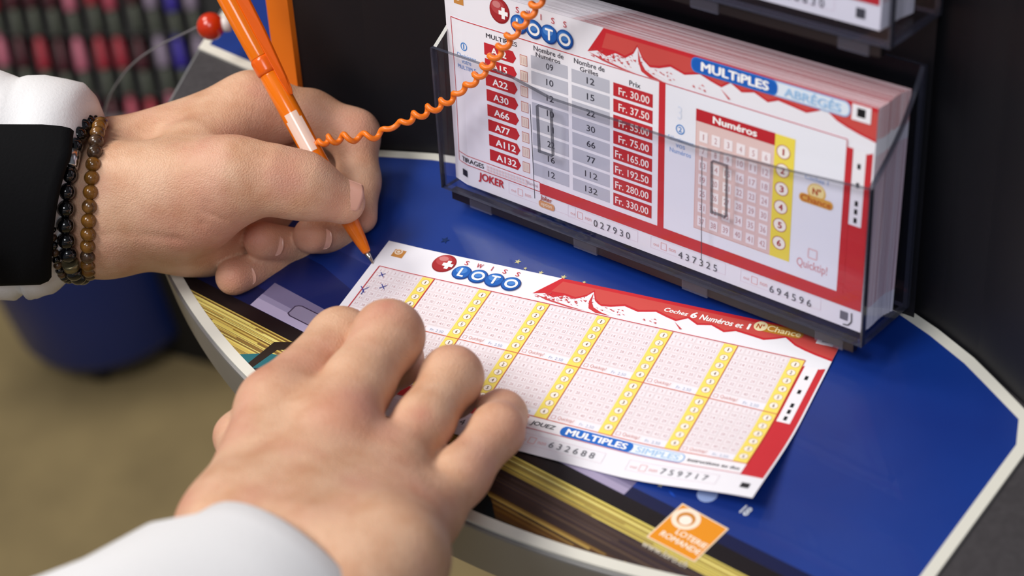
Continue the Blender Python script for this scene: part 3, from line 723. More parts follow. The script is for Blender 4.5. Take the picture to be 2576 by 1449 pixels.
def holder(lift, label):
    root = empty('slip_holder', bx(BW / 2, BD / 2, 0, lift), label, 'holder')
    T = 1.7
    front = [(0, 0), (BW, 0), (BW, BHF), (160, 57.6), (121.5, 55.0), (66, 55.2), (58, 55.2), (40, 58.6), (24, 60.0), (0, 60.4)]
    slot = lambda x0, x1, y0, y1: [(x0, y0), (x1, y0), (x1, y1), (x0, y1)]
    panel('front_panel', front, [slot(51.2, 57.8, 31.5, 50.6), slot(128.6, 134.8, 31.5, 51.6)], T, lambda a, b_, c: bx(a, c, b_, lift), root)
    side = [(T, 0), (BD - T, 0), (BD - T, BHB)] + [(T + (BD - 2 * T) * (t + .10 * math.sin(math.pi * t)), BHF + (BHB - BHF) * (t - .06 * math.sin(math.pi * t))) for t in (.9, .8, .7, .6, .5, .4, .3, .2, .1, 0)]
    panel('side_panel', side, [], T, lambda a, b_, c: bx(BW - c, a, b_, lift), root)
    panel('side_panel', side, [], T, lambda a, b_, c: bx(c, a, b_, lift), root)
    panel('back_panel', [(0, 0), (BW, 0), (BW, BHB), (0, BHB)], [], T - .3, lambda a, b_, c: bx(a, BD - c, b_, lift), root)
    panel('base_panel', [(T, T), (BW - T, T), (BW - T, BD - T), (T, BD - T)], [], T, lambda a, b_, c: bx(a, b_, c, lift), root, (0, 2))
    for x in (14, 66, 116, 172):                   # clear feet under the front edge
        bm = bmesh.new(); boxm(bm, (x, 0.8, -4.6), (x + 11, 4.6, -0.05), lambda a, b_, c: bx(a, b_, c, lift)); bevel(bm, 0.0008)
        from_bm('foot', bm, M_foot, root)
    bm = bmesh.new(); boxm(bm, (4, 1.6, -4.4), (BW - 4, 4.4, -0.05), lambda a, b_, c: bx(a, b_, c, lift))
    from_bm('base_rib', bm, mat('holder_rib', '1B1418', 0.4), root)
    for x, y0, y1 in ((48.6, 11, 50.6), (125.1, 11, 52.6)):          # dark strips painting the slots' reflections on the front sheet
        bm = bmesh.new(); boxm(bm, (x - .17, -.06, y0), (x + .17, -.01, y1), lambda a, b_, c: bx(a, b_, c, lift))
        from_bm('slot_reflection', bm, M_edge, root)
    # polished corner edges of the front sheet
    for x in (-.05, BW - .45):
        bm = bmesh.new(); boxm(bm, (x, -.05, 0), (x + .5, 2.05, BHF), lambda a, b_, c: bx(a, b_, c, lift))
        from_bm('corner_edge', bm, M_edge, root)
    return root
holder(0, 'lower clear acrylic holder standing on the blue counter, filled with red price-table slips')
holder(UPL, 'upper clear acrylic holder on the black panel, cut off by the top of the picture')

# ------------------------------------------------------------------ pen, cord, ball
tip = tab(941, 668, 0.0006)
pd = RIGHT * -0.477 + UP * 0.879 + BACK * 0.03; pd /= np.linalg.norm(pd)
pside = np.cross(pd, BACK); pside /= np.linalg.norm(pside)      # towards the right of the picture
if np.dot(pside, RIGHT) < 0: pside = -pside
pfront = np.cross(pside, pd); pfront *= np.sign(np.dot(pfront, BACK))
def pen_pt(t, s=0, f=0): return tip + pd * t * 1e-3 + pside * s * 1e-3 + pfront * f * 1e-3
pen = empty('ballpoint_pen', tuple(tip), 'orange plastic ballpoint pen with a clip held in the left hand', 'pen')
M_pen = mat('orange_plastic', 'F0780A', 0.18, coat=0.3)
M_pen2 = mat('orange_plastic_clip', 'E8600C', 0.22)
def pen_part(name, prof, m, n=24):
    V, F = sweep([pen_pt(t) for t, r in prof], [r * 1e-3 for t, r in prof], n)
    return from_py(name, V, F, m, pen, True)
pen_part('writing_tip', [(0, .35), (1.4, .5), (3.0, .8), (6, 1.45)], mat('pen_tip_metal', 'D8D2C8', 0.2, metal=1))
pen_part('tip_cone', [(5.8, 1.5), (6.4, 1.75), (10, 2.4), (16, 3.1), (21, 3.55), (23.5, 3.75), (24, 3.7)], M_pen)
pen_part('barrel', [(24, 3.7), (25, 4.05), (27, 4.1), (60, 4.2), (84, 4.2), (84.5, 4.05)], M_pen)
pen_part('collar', [(84.5, 4.1), (85, 4.55), (86, 4.65), (90, 4.65), (91, 4.5), (91.5, 4.2)], M_pen2)
pen_part('upper_barrel', [(91.5, 4.2), (92, 4.3), (138, 4.3), (140, 4.0), (140.4, 3)], M_pen)
pen_part('push_button', [(140.4, 2.4), (147, 2.4), (148.5, 2.0), (149, 1.2)], M_pen2)
bm = bmesh.new()                                                  # clip along the right side
for t, s0, s1 in [(73, 3.2, 4.2), (75, 2.7, 4.9), (80, 2.4, 5.4), (100, 2.6, 6.8), (122, 2.8, 7.5), (136, 2.6, 7.2)]:
    rise = 0 if t > 78 else -.5
    rows_ = [(s0, 2.9), (s1, 1.6), (s1 + .2, 2.6), (s1 - .5, 3.5 + rise), (s0, 4.2 + rise)]
    if t == 73: rows = []
    rows.append([bm.verts.new(pen_pt(t, e, f)) for e, f in rows_])
for a, b_ in zip(rows, rows[1:]):
    for k in range(5): bm.faces.new((a[k], a[(k + 1) % 5], b_[(k + 1) % 5], b_[k]))
bm.faces.new(rows[0][::-1]); bm.faces.new(rows[-1]); bmesh.ops.recalc_face_normals(bm, faces=bm.faces); bevel(bm, 0.0003)
from_bm('clip', bm, M_pen2, pen)
bm = bmesh.new(); boxm(bm, (133.5, 2.4, .5), (138, 6.2, 3.6), lambda a, b_, c: tuple(pen_pt(a, b_, c))); bevel(bm, 0.0004)
from_bm('clip_mount', bm, M_pen2, pen)
# white printed label round the front of the barrel
V, F = [], []
for i in range(7):
    for k in range(9):
        a = math.radians(-50 + 100 * k / 8); rr = 4.26
        V.append(pen_pt(50 + 17 * i / 6, rr * math.sin(a), rr * math.cos(a)))
for i in range(6):
    for k in range(8):
        if i in (0, 5) and k in (0, 7): continue
        F.append((i * 9 + k, i * 9 + k + 1, i * 9 + 10 + k, i * 9 + 9 + k))
from_py('printed_mark', V, F, mat('pen_print', 'F7D9C8', 0.15, coat=0.5), pen, True)

# coiled cord from the pen up and out of the picture
M_cord = mat('orange_cord', 'F07A1C', 0.35)
key = [(792, 362, 714), (828, 352, 710), (880, 346, 708), (935, 342, 708), (990, 318, 706), (1060, 285, 700), (1130, 250, 692), (1195, 198, 682), (1245, 140, 668), (1300, 72, 654), (1350, 8, 640), (1385, -60, 626), (1365, -170, 620)]
ax = spline([at(*q) for q in key] + [np.array(bx(*q)) for q in ((26, -62, 178), (-6, -26, 198), (-24, 8, 204), (-27, 25, 205), (-27, 29, 205))], 30)   # fixed to the dark panel
seg = [0]
for a, b_ in zip(ax, ax[1:]): seg.append(seg[-1] + np.linalg.norm(b_ - a))
tot = seg[-1]; path = []
nn = 1500
for i in range(nn + 1):
    s = tot * i / nn; j = min(len(ax) - 2, int(np.searchsorted(seg, s, side='right')) - 1); f = (s - seg[j]) / (seg[j + 1] - seg[j])
    q = ax[j] * (1 - f) + ax[j + 1] * f; t = ax[j + 1] - ax[j]; t /= np.linalg.norm(t)
    u = np.cross(t, BACK); u /= np.linalg.norm(u); v = np.cross(t, u)
    tight = 1 + .0 * s
    ph = 2 * math.pi * s / (0.0068 - 0.0022 * math.exp(-(s / .02) ** 2)); amp = 0.0015 * min(1, s / .006) * (1 - .75 * math.exp(-((s - .034) / .006) ** 2) - .55 * math.exp(-((s - .068) / .006) ** 2))
    path.append(q + amp * (u * math.cos(ph) + v * math.sin(ph)))
V, F = sweep(path, 0.00112, 8)
tag(from_py('coiled_cord', V, F, M_cord, None, True), 'orange coiled plastic cord running from the pen up past the holder', 'cord')

# red ball with a thin cable at the back edge of the counter
bc = at(530, 66, 815)
ball = empty('tether_ball', tuple(bc), 'shiny orange-red ball on a thin grey cable beyond the pen', 'ball')
bm = bmesh.new(); bmesh.ops.create_uvsphere(bm, u_segments=32, v_segments=20, radius=0.0062, matrix=Matrix.Translation(bc)); from_bm('ball', bm, mat('red_orange_gloss', 'C6300C', 0.22, coat=0.4), ball, True)
V, F = sweep([bc + RIGHT * x * 1e-3 + UP * y * 1e-3 for x, y in ((4.6, .6), (6.2, .9), (8.6, 1.2), (9.2, 1.3))], [.0028, .0036, .0036, .002], 16)
from_py('cable_socket', V, F, mat('white_plastic', 'D9D5D2', 0.4), ball, True)
q0 = bc - RIGHT * .0055
cab = spline([q0, at(455, 88, 822), at(390, 120, 835), at(330, 165, 850), at(285, 225, 868), at(262, 285, 885), at(258, 340, 900), at(275, 420, 915)], 10)
V, F = sweep(cab, 0.00042, 8); from_py('cable', V, F, half_clear('grey_cable', '8C888C', 0.7, 0.2), ball, True)
# ------------------------------------------------------------------ background things
bcn = tab(315, 822, FLZ)
binr = 0.126
bin_ = empty('floor_bin', (bcn[0], bcn[1], FLZ), 'dark blue round bin standing on the beige floor below the counter', 'bin')
prof = [(0.0, .03), (.098, .03), (.112, .034), (.119, .05), (binr, .20), (binr + .004, .30), (binr + .008, .305), (binr + .006, .312), (binr - .004, .31), (binr - .008, .2), (.105, .05), (0.0, .045)]
V, F = [], []
for r, z in prof:
    for k in range(56): V.append((bcn[0] + max(r, 1e-4) * math.cos(2 * math.pi * k / 56), bcn[1] + max(r, 1e-4) * math.sin(2 * math.pi * k / 56), FLZ + z))
for i in range(len(prof) - 1):
    for k in range(56): F.append((i * 56 + k, i * 56 + (k + 1) % 56, (i + 1) * 56 + (k + 1) % 56, (i + 1) * 56 + k))
from_py('bin_body', V, F, mat('blue_plastic', '082A78', 0.35), bin_, True)
for k in range(4):
    a = math.radians(20 + 90 * k); x, y = bcn[0] + .085 * math.cos(a), bcn[1] + .085 * math.sin(a)
    bm = bmesh.new(); bmesh.ops.create_cone(bm, cap_ends=True, segments=24, radius1=.016, radius2=.016, depth=.014, matrix=Matrix.Translation((x, y, FLZ + .016)) @ Matrix.Rotation(a, 4, 'Z') @ Matrix.Rotation(math.pi / 2, 4, 'X'))
    boxm(bm, (x - .008, y - .008, FLZ + .018), (x + .008, y + .008, FLZ + .036))
    from_bm('caster', bm, mat('black_rubber', '0C0C0E', 0.6), bin_)

# tiered rack of coloured pens far behind
RK = at(230, 130, 1900); RS = 1.377e-3
def rk(x, y, z):                                  # rack frame: x along, y up its sloping face, z out towards the room (mm)
    return RK + RIGHT * x * RS + UP * y * RS + BACK * z * RS
rack = empty('pen_rack', tuple(RK), 'black sloping rack full of blurred coloured pens behind the counter', 'rack')
bm = bmesh.new(); boxm(bm, (-190, -100, -40), (150, 150, -12), lambda a, b_, c: tuple(rk(a, b_, c))); bevel(bm, .002)
from_bm('rack_panel', bm, mat('rack_black', '0B090A', 0.7), rack)
for y in (-33, 13, 59):
    bm = bmesh.new(); boxm(bm, (-190, y - 1.5, -12), (150, y - .5, 2), lambda a, b_, c: tuple(rk(a, b_, c)))
    from_bm('rack_ledge', bm, mat('rack_ledge', '0E0B0C', 0.6), rack)
bm = bmesh.new(); boxm(bm, (-190, -100, 6), (150, -50, 11), lambda a, b_, c: tuple(rk(a, b_, c))); bevel(bm, .002)
from_bm('rack_rim', bm, mat('rack_rim', '4A4248', 0.4, noise=(300, '2A2428', 1)), rack)
gp = rk(-20, -40, -60)
bm = bmesh.new(); boxm(bm, (gp[0] - .13, gp[1] - .02, FLZ), (gp[0] + .13, gp[1] + .16, gp[2])); bevel(bm, .002)
from_bm('rack_stand', bm, MATS['rack_black'], rack)
CAPS = {'pink': 'C46C82', 'red': 'A82E3E', 'dark red': '4E1C26', 'lilac': '9A8AA0', 'violet': '4030A0', 'rose': 'B84C60'}
order = [['pink', 'red', 'dark red', 'dark red', 'dark red', 'pink', 'red', 'rose', 'dark red', 'lilac', 'violet', 'lilac'],
         ['dark red', 'pink', 'dark red', 'red', 'dark red', 'pink', 'red', 'red', 'dark red', 'lilac', 'violet', 'lilac'],
         ['pink', 'rose', 'dark red', 'red', 'dark red', 'pink', 'dark red', 'rose', 'red', 'pink', 'lilac', 'lilac']]
protos = {}
def rack_pen(x, y, col):
    lean = 0.22
    if col not in protos:
        root = empty('rack_pen', (0, 0, 0))
        d = UP * math.cos(lean) - RIGHT * math.sin(lean)
        V, F = sweep([d * t * RS for t in (0, 1, 19, 20)], [.0028, .0038, .0042, .0039], 14); from_py('barrel', V, F, mat('rack_pen_barrel', '585C50', 0.4), root, True)
        V, F = sweep([d * t * RS for t in (21, 22, 36, 46, 48)], [.0050, .0062, .0060, .0042, .002], 14); from_py('cap', V, F, mat('cap_' + col.replace(' ', '_'), CAPS[col], 0.35), root, True)
        protos[col] = root; new = root
    else:
        new = protos[col].copy(); COL.objects.link(new)
        for ch in protos[col].children:
            c = ch.copy(); COL.objects.link(c); c.parent = new; c.matrix_parent_inverse = Matrix.Identity(4)
    new.location = tuple(rk(x, y, -3))
    return tag(new, 'blurred pen with a %s cap standing in the black rack behind the counter' % col, 'pen', 'blurred pens with %s caps' % col)
for r in range(3):
    for c in range(12):
        rack_pen(-76 + 15.0 * c + (-9, 0, 9)[r] + random.uniform(-1, 1), (13, -33, -79)[r] + random.uniform(-3, 3), order[r][c])
for col, root in protos.items():
    for ch in root.children: ch.matrix_parent_inverse = Matrix.Identity(4)

# ------------------------------------------------------------------ the person's hands
def seg_d(P, a, b):
    ab = b - a; t = np.clip(((P - a) @ ab) / (ab @ ab), 0, 1)
    return np.sqrt((((P - a) - t[..., None] * ab) ** 2).sum(-1)), t
def rcone(P, a, b, ra, rb):
    d, t = seg_d(P, a, b)
    return d - (ra + (rb - ra) * t)
def smin(a, b, k):
    h_ = np.maximum(k - np.abs(a - b), 0) / k
    return np.minimum(a, b) - h_ * h_ * k * 0.25
def surface_nets(D, org, step):
    S = D < 0
    n0, n1, n2 = D.shape
    c = np.zeros((n0 - 1, n1 - 1, n2 - 1), np.int8)
    for i in (0, 1):
        for j in (0, 1):
            for k in (0, 1): c += S[i:n0 - 1 + i, j:n1 - 1 + j, k:n2 - 1 + k]
    act = (c > 0) & (c < 8)
    I = np.argwhere(act); idx = -np.ones(act.shape, np.int64); idx[act] = np.arange(len(I))
    acc = np.zeros((len(I), 3)); cnt = np.zeros(len(I))
    cor = [(i, j, k) for i in (0, 1) for j in (0, 1) for k in (0, 1)]
    for a in range(8):
        for b_ in range(a + 1, 8):
            ca, cb = np.array(cor[a]), np.array(cor[b_])
            if abs(ca - cb).sum() != 1: continue
            da = D[tuple((I + ca).T)]; db = D[tuple((I + cb).T)]
            m = (da < 0) != (db < 0)
            t = np.where(m, da / np.where(m, da - db, 1), 0)
            acc[m] += (ca + (cb - ca) * t[:, None])[m]; cnt[m] += 1
    V = org + (I + acc / cnt[:, None]) * step
    F = []
    for ax in range(3):
        e = [0, 0, 0]; e[ax] = 1
        A0 = S[tuple(slice(0, n - e[i]) for i, n in enumerate(S.shape))]; A1 = S[tuple(slice(e[i], None) for i in range(3))]
        o1, o2 = [x for x in range(3) if x != ax]
        m = A0 != A1
        Q = np.argwhere(m); 
        ok = (Q[:, o1] > 0) & (Q[:, o2] > 0) & (Q[:, o1] < act.shape[o1]) & (Q[:, o2] < act.shape[o2]) & (Q[:, ax] < act.shape[ax])
        Q = Q[ok]; inside = A0[tuple(Q.T)]
        def g(d1, d2):
            R_ = Q.copy(); R_[:, o1] += d1; R_[:, o2] += d2; return idx[tuple(R_.T)]
        q = np.stack([g(-1, -1), g(0, -1), g(0, 0), g(-1, 0)], 1)
        flip = inside if ax != 1 else ~inside
        q[~flip] = q[~flip][:, ::-1]
        F.append(q)
    return V, np.concatenate(F)
def skin_material():
    m = bpy.data.materials.new('skin'); m.use_nodes = True; MATS['skin'] = m
    nt = m.node_tree; b = nt.nodes['Principled BSDF']
    a = nt.nodes.new('ShaderNodeAttribute'); a.attribute_name = 'flush'
    tc = nt.nodes.new('ShaderNodeTexCoord')
    n1 = nt.nodes.new('ShaderNodeTexNoise'); n1.inputs['Scale'].default_value = 90; n1.inputs['Detail'].default_value = 6
    nt.links.new(tc.outputs['Object'], n1.inputs['Vector'])
    base = nt.nodes.new('ShaderNodeMix'); base.data_type = 'RGBA'; base.inputs[6].default_value = lin('DBB092'); base.inputs[7].default_value = lin('CC9A7A')
    mr = nt.nodes.new('ShaderNodeMapRange'); mr.inputs[1].default_value = .4; mr.inputs[2].default_value = .7
    nt.links.new(n1.outputs['Fac'], mr.inputs[0]); nt.links.new(mr.outputs[0], base.inputs[0])
    n4 = nt.nodes.new('ShaderNodeTexNoise'); n4.inputs['Scale'].default_value = 38; n4.inputs['Detail'].default_value = 3
    nt.links.new(tc.outputs['Object'], n4.inputs['Vector'])
    m4 = nt.nodes.new('ShaderNodeMapRange'); m4.inputs[1].default_value = .48; m4.inputs[2].default_value = .72; m4.inputs[4].default_value = .55
    nt.links.new(n4.outputs['Fac'], m4.inputs[0])
    blo = nt.nodes.new('ShaderNodeMix'); blo.data_type = 'RGBA'; blo.inputs[7].default_value = lin('CF9080')
    nt.links.new(base.outputs[2], blo.inputs[6]); nt.links.new(m4.outputs[0], blo.inputs[0])
    red = nt.nodes.new('ShaderNodeMix'); red.data_type = 'RGBA'; red.inputs[7].default_value = lin('C67E6C')
    nt.links.new(blo.outputs[2], red.inputs[6]); nt.links.new(a.outputs['Fac'], red.inputs[0])
    nt.links.new(red.outputs[2], b.inputs['Base Color'])
    b.inputs['Roughness'].default_value = 0.5; b.inputs['Specular IOR Level'].default_value = 0.35
    b.inputs['Subsurface Weight'].default_value = 0.18; b.inputs['Subsurface Scale'].default_value = 0.003
    b.inputs['Subsurface Radius'].default_value = (1, .35, .2)
    n2 = nt.nodes.new('ShaderNodeTexNoise'); n2.inputs['Scale'].default_value = 420; n2.inputs['Detail'].default_value = 4
    n3 = nt.nodes.new('ShaderNodeTexVoronoi'); n3.inputs['Scale'].default_value = 1500
    nt.links.new(tc.outputs['Object'], n2.inputs['Vector']); nt.links.new(tc.outputs['Object'], n3.inputs['Vector'])
    ad = nt.nodes.new('ShaderNodeMath'); ad.operation = 'ADD'; nt.links.new(n2.outputs['Fac'], ad.inputs[0]); nt.links.new(n3.outputs['Distance'], ad.inputs[1])
    bp = nt.nodes.new('ShaderNodeBump'); bp.inputs['Distance'].default_value = 0.0003; bp.inputs['Strength'].default_value = 0.5
    nt.links.new(ad.outputs[0], bp.inputs['Height']); nt.links.new(bp.outputs[0], b.inputs['Normal'])
    return m
M_skin = skin_material()
M_nail = mat('fingernail', 'D9A592', 0.25, spec=0.5, coat=0.2)
def A3(q): return at(*q) * 1000
def build_hand(name, body, fingers, creases, bumps, flush, parent, step=1.0, k_body=14, blob=()):
    pts = [A3(q[i][:3]) for q in body for i in (0, 1)] + [A3(j[:3]) for f in fingers for j in f['j']]
    lo = np.min(pts, 0) - 32; hi = np.max(pts, 0) + 32
    G = [np.arange(lo[i], hi[i], step) for i in range(3)]
    P = np.stack(np.meshgrid(*G, indexing='ij'), -1).astype(np.float32)
    D = None
    for a, b_ in body:
        d = rcone(P, A3(a[:3]).astype(np.float32), A3(b_[:3]).astype(np.float32), a[3], b_[3])
        D = d if D is None else smin(D, d, k_body)
    fs = []
    for f in fingers:
        J = [(A3(j[:3]).astype(np.float32), j[3]) for j in f['j']]
        fd = None
        for (a, ra), (b_, rb) in zip(J, J[1:]):
            d = rcone(P, a, b_, ra, rb); fd = d if fd is None else smin(fd, d, f.get('k', 5))
        kb = f.get('root', 0.55); a, b_ = J[0][0], J[1][0]
        base = rcone(P, a, a + (b_ - a) * kb, J[0][1], J[0][1] + (J[1][1] - J[0][1]) * kb)
        D = smin(D, base, f.get('web', 10)); fs.append(fd)
    for fd in fs: D = smin(D, fd, 1.6)
    for line, wd, dep in creases:
        L_ = [A3(q).astype(np.float32) for q in line]
        dm = None
        for a, b_ in zip(L_, L_[1:]):
            d, _ = seg_d(P, a, b_); dm = d if dm is None else np.minimum(dm, d)
        D = D + dep * np.exp(-(dm / wd) ** 2)
    for q, r, hgt in bumps:
        d2 = ((P - A3(q).astype(np.float32)) ** 2).sum(-1); D = D - hgt * np.exp(-d2 / (r * r))
    V, F = surface_nets(D, lo, step)
    # relax the voxel steps
    n = len(V)
    e = np.concatenate([F[:, [0, 1]], F[:, [1, 2]], F[:, [2, 3]], F[:, [3, 0]]]); 
    for it in range(5):
        s_ = np.zeros((n, 3)); c = np.zeros(n)
        np.add.at(s_, e[:, 0], V[e[:, 1]]); np.add.at(c, e[:, 0], 1); np.add.at(s_, e[:, 1], V[e[:, 0]]); np.add.at(c, e[:, 1], 1)
        lam = 0.5 if it % 2 == 0 else -0.4
        V = V + lam * (s_ / c[:, None] - V)
    o = from_py(name, V / 1000, F, M_skin, parent, True)
    at_ = o.data.attributes.new('flush', 'FLOAT', 'POINT')
    fl = np.zeros(n)
    for q, r, amt in flush:
        d2 = ((V - A3(q)) ** 2).sum(1); fl = np.maximum(fl, amt * np.exp(-d2 / (r * r)))
    at_.data.foreach_set('value', fl.astype(np.float32))
    return o
def nail(parent, c, axis, normal, ln, wd, curv):
    """curved nail plate: c on the surface, axis towards the fingertip"""
    ax_ = np.array(axis, float); nm = np.array(normal, float); nm /= np.linalg.norm(nm)
    ax_ = ax_ - nm * np.dot(ax_, nm); ax_ /= np.linalg.norm(ax_); sd = np.cross(nm, ax_)
    V, F = [], []; n = 14; m_ = 10
    for lay in (0, -.5):
        for i in range(m_ + 1):
            for k in range(n + 1):
                u = -1 + 2 * i / m_; v = -1 + 2 * k / n
                hw = wd / 2 * (1 - .28 * max(0, -u) ** 3 - .10 * max(0, u) ** 4)
                x = u * ln / 2 * (1 - .12 * v * v * (1 if u > 0 else 1.4)); y = v * hw
                z = -(curv - math.sqrt(max(0, curv * curv - y * y))) - .30 * u * u + lay
                V.append((c + (ax_ * x + sd * y + nm * z)) / 1000)
    N = (m_ + 1) * (n + 1); w_ = n + 1
    for i in range(m_):
        for k in range(n):
            a = i * w_ + k; F.append((a, a + 1, a + 1 + w_, a + w_)); F.append((N + a, N + a + w_, N + a + 1 + w_, N + a + 1))
    for i in range(m_):
        for k in (0, n):
            a = i * w_ + k; F.append((a, a + w_, N + a + w_, N + a))
    for k in range(n):
        for i in (0, m_):
            a = i * w_ + k; F.append((a, a + 1, N + a + 1, N + a))
    return from_py('fingernail', V, F, M_nail, parent, True)

person = empty('person', (-0.45, -0.45, FLZ), 'person in white shirt with one black cuff, filling in the slip with a pen', 'person')
# right hand, resting on the slip
body = [((590, 1335, 568, 15), (700, 1035, 612, 12.6)),
        ((690, 1370, 556, 16), (844, 1100, 600, 12.4)),
        ((820, 1410, 551, 16), (975, 1200, 597, 11.6)),
        ((985, 1410, 554, 14), (1068, 1300, 592, 10.4)),
        ((620, 1350, 587, 12), (720, 1100, 630, 9)),
        ((900, 1410, 574, 13), (1030, 1270, 606, 9)),
        ((590, 1335, 568, 15), (520, 1690, 524, 19)),
        ((985, 1410, 554, 14), (700, 1740, 521, 19)),
        ((640, 1330, 592, 11), (630, 1190, 620, 10))]
fingers = [dict(j=[(702, 1025, 612, 12.2), (858, 858, 646, 11.0), (890, 872, 664, 9.2), (905, 890, 672, 8.2)], web=8, root=.35),
           dict(j=[(850, 1075, 599, 11.8), (899, 968, 613, 11.0), (977, 845, 630, 11.4), (992, 905, 652, 9.2), (950, 958, 667, 8.2)], web=8, root=.45),
           dict(j=[(985, 1180, 597, 10.2), (1066, 1062, 612, 9.2), (1137, 948, 630, 9.7), (1136, 985, 648, 8.6), (1112, 1010, 657, 7.8)], web=6, root=.2),
           dict(j=[(1080, 1292, 592, 9.8), (1160, 1196, 604, 8.7), (1250, 1084, 620, 8.3), (1262, 1046, 637, 7.8), (1257, 1031, 648, 7.4)], web=5, root=.15),
           dict(j=[(630, 1190, 620, 10), (600, 1098, 642, 7.6), (660, 1010, 664, 7)], web=8)]
creases = [([(930, 770, 618), (985, 778, 612), (1035, 800, 616)], .9, .22), ([(925, 785, 616), (985, 795, 610), (1040, 818, 614)], .8, .25), ([(930, 803, 614), (985, 815, 608), (1040, 838, 612)], .8, .2),
           ([(1085, 885, 620), (1140, 890, 614), (1190, 915, 618)], .8, .2), ([(1080, 902, 618), (1135, 908, 612), (1190, 935, 616)], .8, .22),
           ([(790, 1090, 588), (850, 1072, 584), (895, 1080, 584)], 1.0, .15), ([(800, 1110, 587), (860, 1095, 583), (915, 1102, 583)], 1.0, .2), ([(805, 1065, 590), (860, 1050, 586), (905, 1058, 586)], 1.0, .18),
           ([(500, 1230, 560), (600, 1240, 546), (720, 1270, 536)], 1.2, .18), ([(520, 1190, 564), (620, 1205, 550), (730, 1230, 542)], 1.2, .15)]
bumps = [((860, 1062, 588), 13, 1.5), ((690, 1000, 600), 14, 1.2), ((985, 1165, 586), 12, 1.1), ((1075, 1275, 582), 11, .9),
         ((985, 830, 616), 9, .5), ((1140, 935, 620), 8, .4), ((800, 1200, 575), 6, .5), ((760, 1280, 560), 6, .45), ((930, 1270, 570), 6, .4), ((1010, 1340, 562), 6, .4), ((650, 1130, 588), 8, .5)]
flush = [((870, 1040, 590), 11, .5), ((850, 1085, 586), 10, .5), ((820, 1050, 590), 7, .4), ((700, 950, 610), 12, .35), ((1160, 860, 625), 9, .3), ((990, 790, 620), 9, .3), ((990, 1180, 582), 9, .3), ((1068, 1035, 600), 4, .5), ((1095, 850, 620), 5, .3), ((1290, 1070, 615), 9, .35), ((1255, 985, 640), 8, .4), ((823, 1172, 575), 2.6, .85), ((1080, 1290, 580), 12, .25), ((970, 1100, 590), 8, .4), ((975, 765, 622), 4, .5), ((1000, 1190, 585), 5, .4)]
rh = build_hand('hand', body, fingers, creases, bumps, flush, person, 1.0)
# left hand, holding the pen
body = [((240, 428, 724, 16), (632, 268, 742, 12)),
        ((245, 440, 735, 16), (690, 330, 766, 11)),
        ((245, 520, 738, 16), (690, 410, 778, 10.5)),
        ((250, 560, 732, 16), (660, 490, 782, 10)),
        ((275, 470, 704, 17.5), (585, 447, 696, 13.3)),
        ((300, 555, 706, 15.5), (520, 540, 702, 12)),
        ((275, 580, 718, 15.5), (520, 600, 735, 11.5)),
        ((470, 560, 715, 13), (660, 560, 768, 12)),
        ((480, 600, 730, 11), (680, 610, 772, 10)),
        ((560, 545, 732, 11), (760, 545, 776, 11)),
        ((240, 436, 724, 16), (-350, 470, 715, 26)),
        ((240, 566, 716, 16), (-350, 600, 705, 26)),
        ((500, 385, 716, 13), (640, 300, 740, 10.5))]
fingers = [dict(j=[(585, 447, 696, 13.2), (680, 452, 697, 12.4), (762, 468, 701, 11.9), (862, 507, 709, 8.7)], web=12, k=6),
           dict(j=[(640, 272, 742, 11.2), (780, 292, 744, 10.0), (892, 338, 745, 9.5), (903, 455, 740, 7.9), (906, 545, 734, 6.9)], web=10),
           dict(j=[(690, 340, 768, 10), (915, 500, 772, 8.4), (878, 590, 746, 7.5), (784, 592, 727, 7.3)], web=6),
           dict(j=[(690, 420, 780, 10), (880, 610, 775, 8), (772, 626, 744, 7.4), (660, 605, 724, 7.4)], web=6),
           dict(j=[(660, 490, 782, 9.5), (810, 650, 766, 7.5), (695, 663, 739, 7.2), (588, 697, 724, 7.2)], web=6)]
creases = [([(440, 480, 676), (480, 515, 679), (520, 535, 685), (570, 550, 690)], 1.1, .8), ([(420, 505, 676), (455, 540, 680), (510, 565, 688)], 1.1, .7), ([(455, 470, 676), (500, 505, 680), (560, 530, 688)], 1.0, .45), ([(300, 520, 676), (330, 565, 680), (370, 600, 690)], 1.2, .6), ([(330, 500, 676), (370, 560, 680), (420, 590, 688)], 1.2, .5), ([(270, 540, 682), (295, 580, 686), (320, 600, 690)], 1.1, .5),
           ([(240, 598, 690), (300, 592, 688), (420, 600, 692), (540, 590, 700)], 1.8, .8), ([(662, 240, 722), (666, 300, 722), (660, 350, 712)], 1.6, 1.2), ([(700, 400, 684), (712, 440, 682), (714, 480, 682)], .9, .3), ([(716, 400, 684), (728, 440, 684)], .9, .3), ([(690, 420, 683), (698, 460, 682)], .9, .25),
           ([(880, 285, 734), (905, 300, 732), (935, 318, 738)], .8, .3), ([(862, 395, 734), (900, 400, 730), (940, 392, 734)], .8, .3)]
bumps = [((610, 235, 735), 13, .8), ((762, 430, 690), 9, .5), ((380, 460, 685), 22, 1.2)]
flush = [((700, 430, 688), 9, .35), ((640, 700, 720), 12, .45), ((590, 700, 715), 12, .55), ((640, 600, 718), 10, .5), ((700, 640, 725), 8, .5), ((760, 590, 722), 10, .5), ((930, 560, 728), 8, .45), ((900, 330, 735), 12, .4), ((700, 300, 720), 14, .4), ((850, 520, 700), 8, .35), ((800, 260, 735), 10, .25), ((500, 590, 690), 16, .3), ((470, 530, 680), 12, .3)]
lh = build_hand('hand', body, fingers, creases, bumps, flush, person, 1.0)
def cdir(r, u, b_): return RIGHT * r + UP * u + BACK * b_
def nail_on(hand, tip_, r, axis, normal, ln, wd, curv):
    n_ = np.array(normal) / np.linalg.norm(normal); nail(hand, A3(tip_) + n_ * (r + .10), axis, n_, ln, wd, curv)
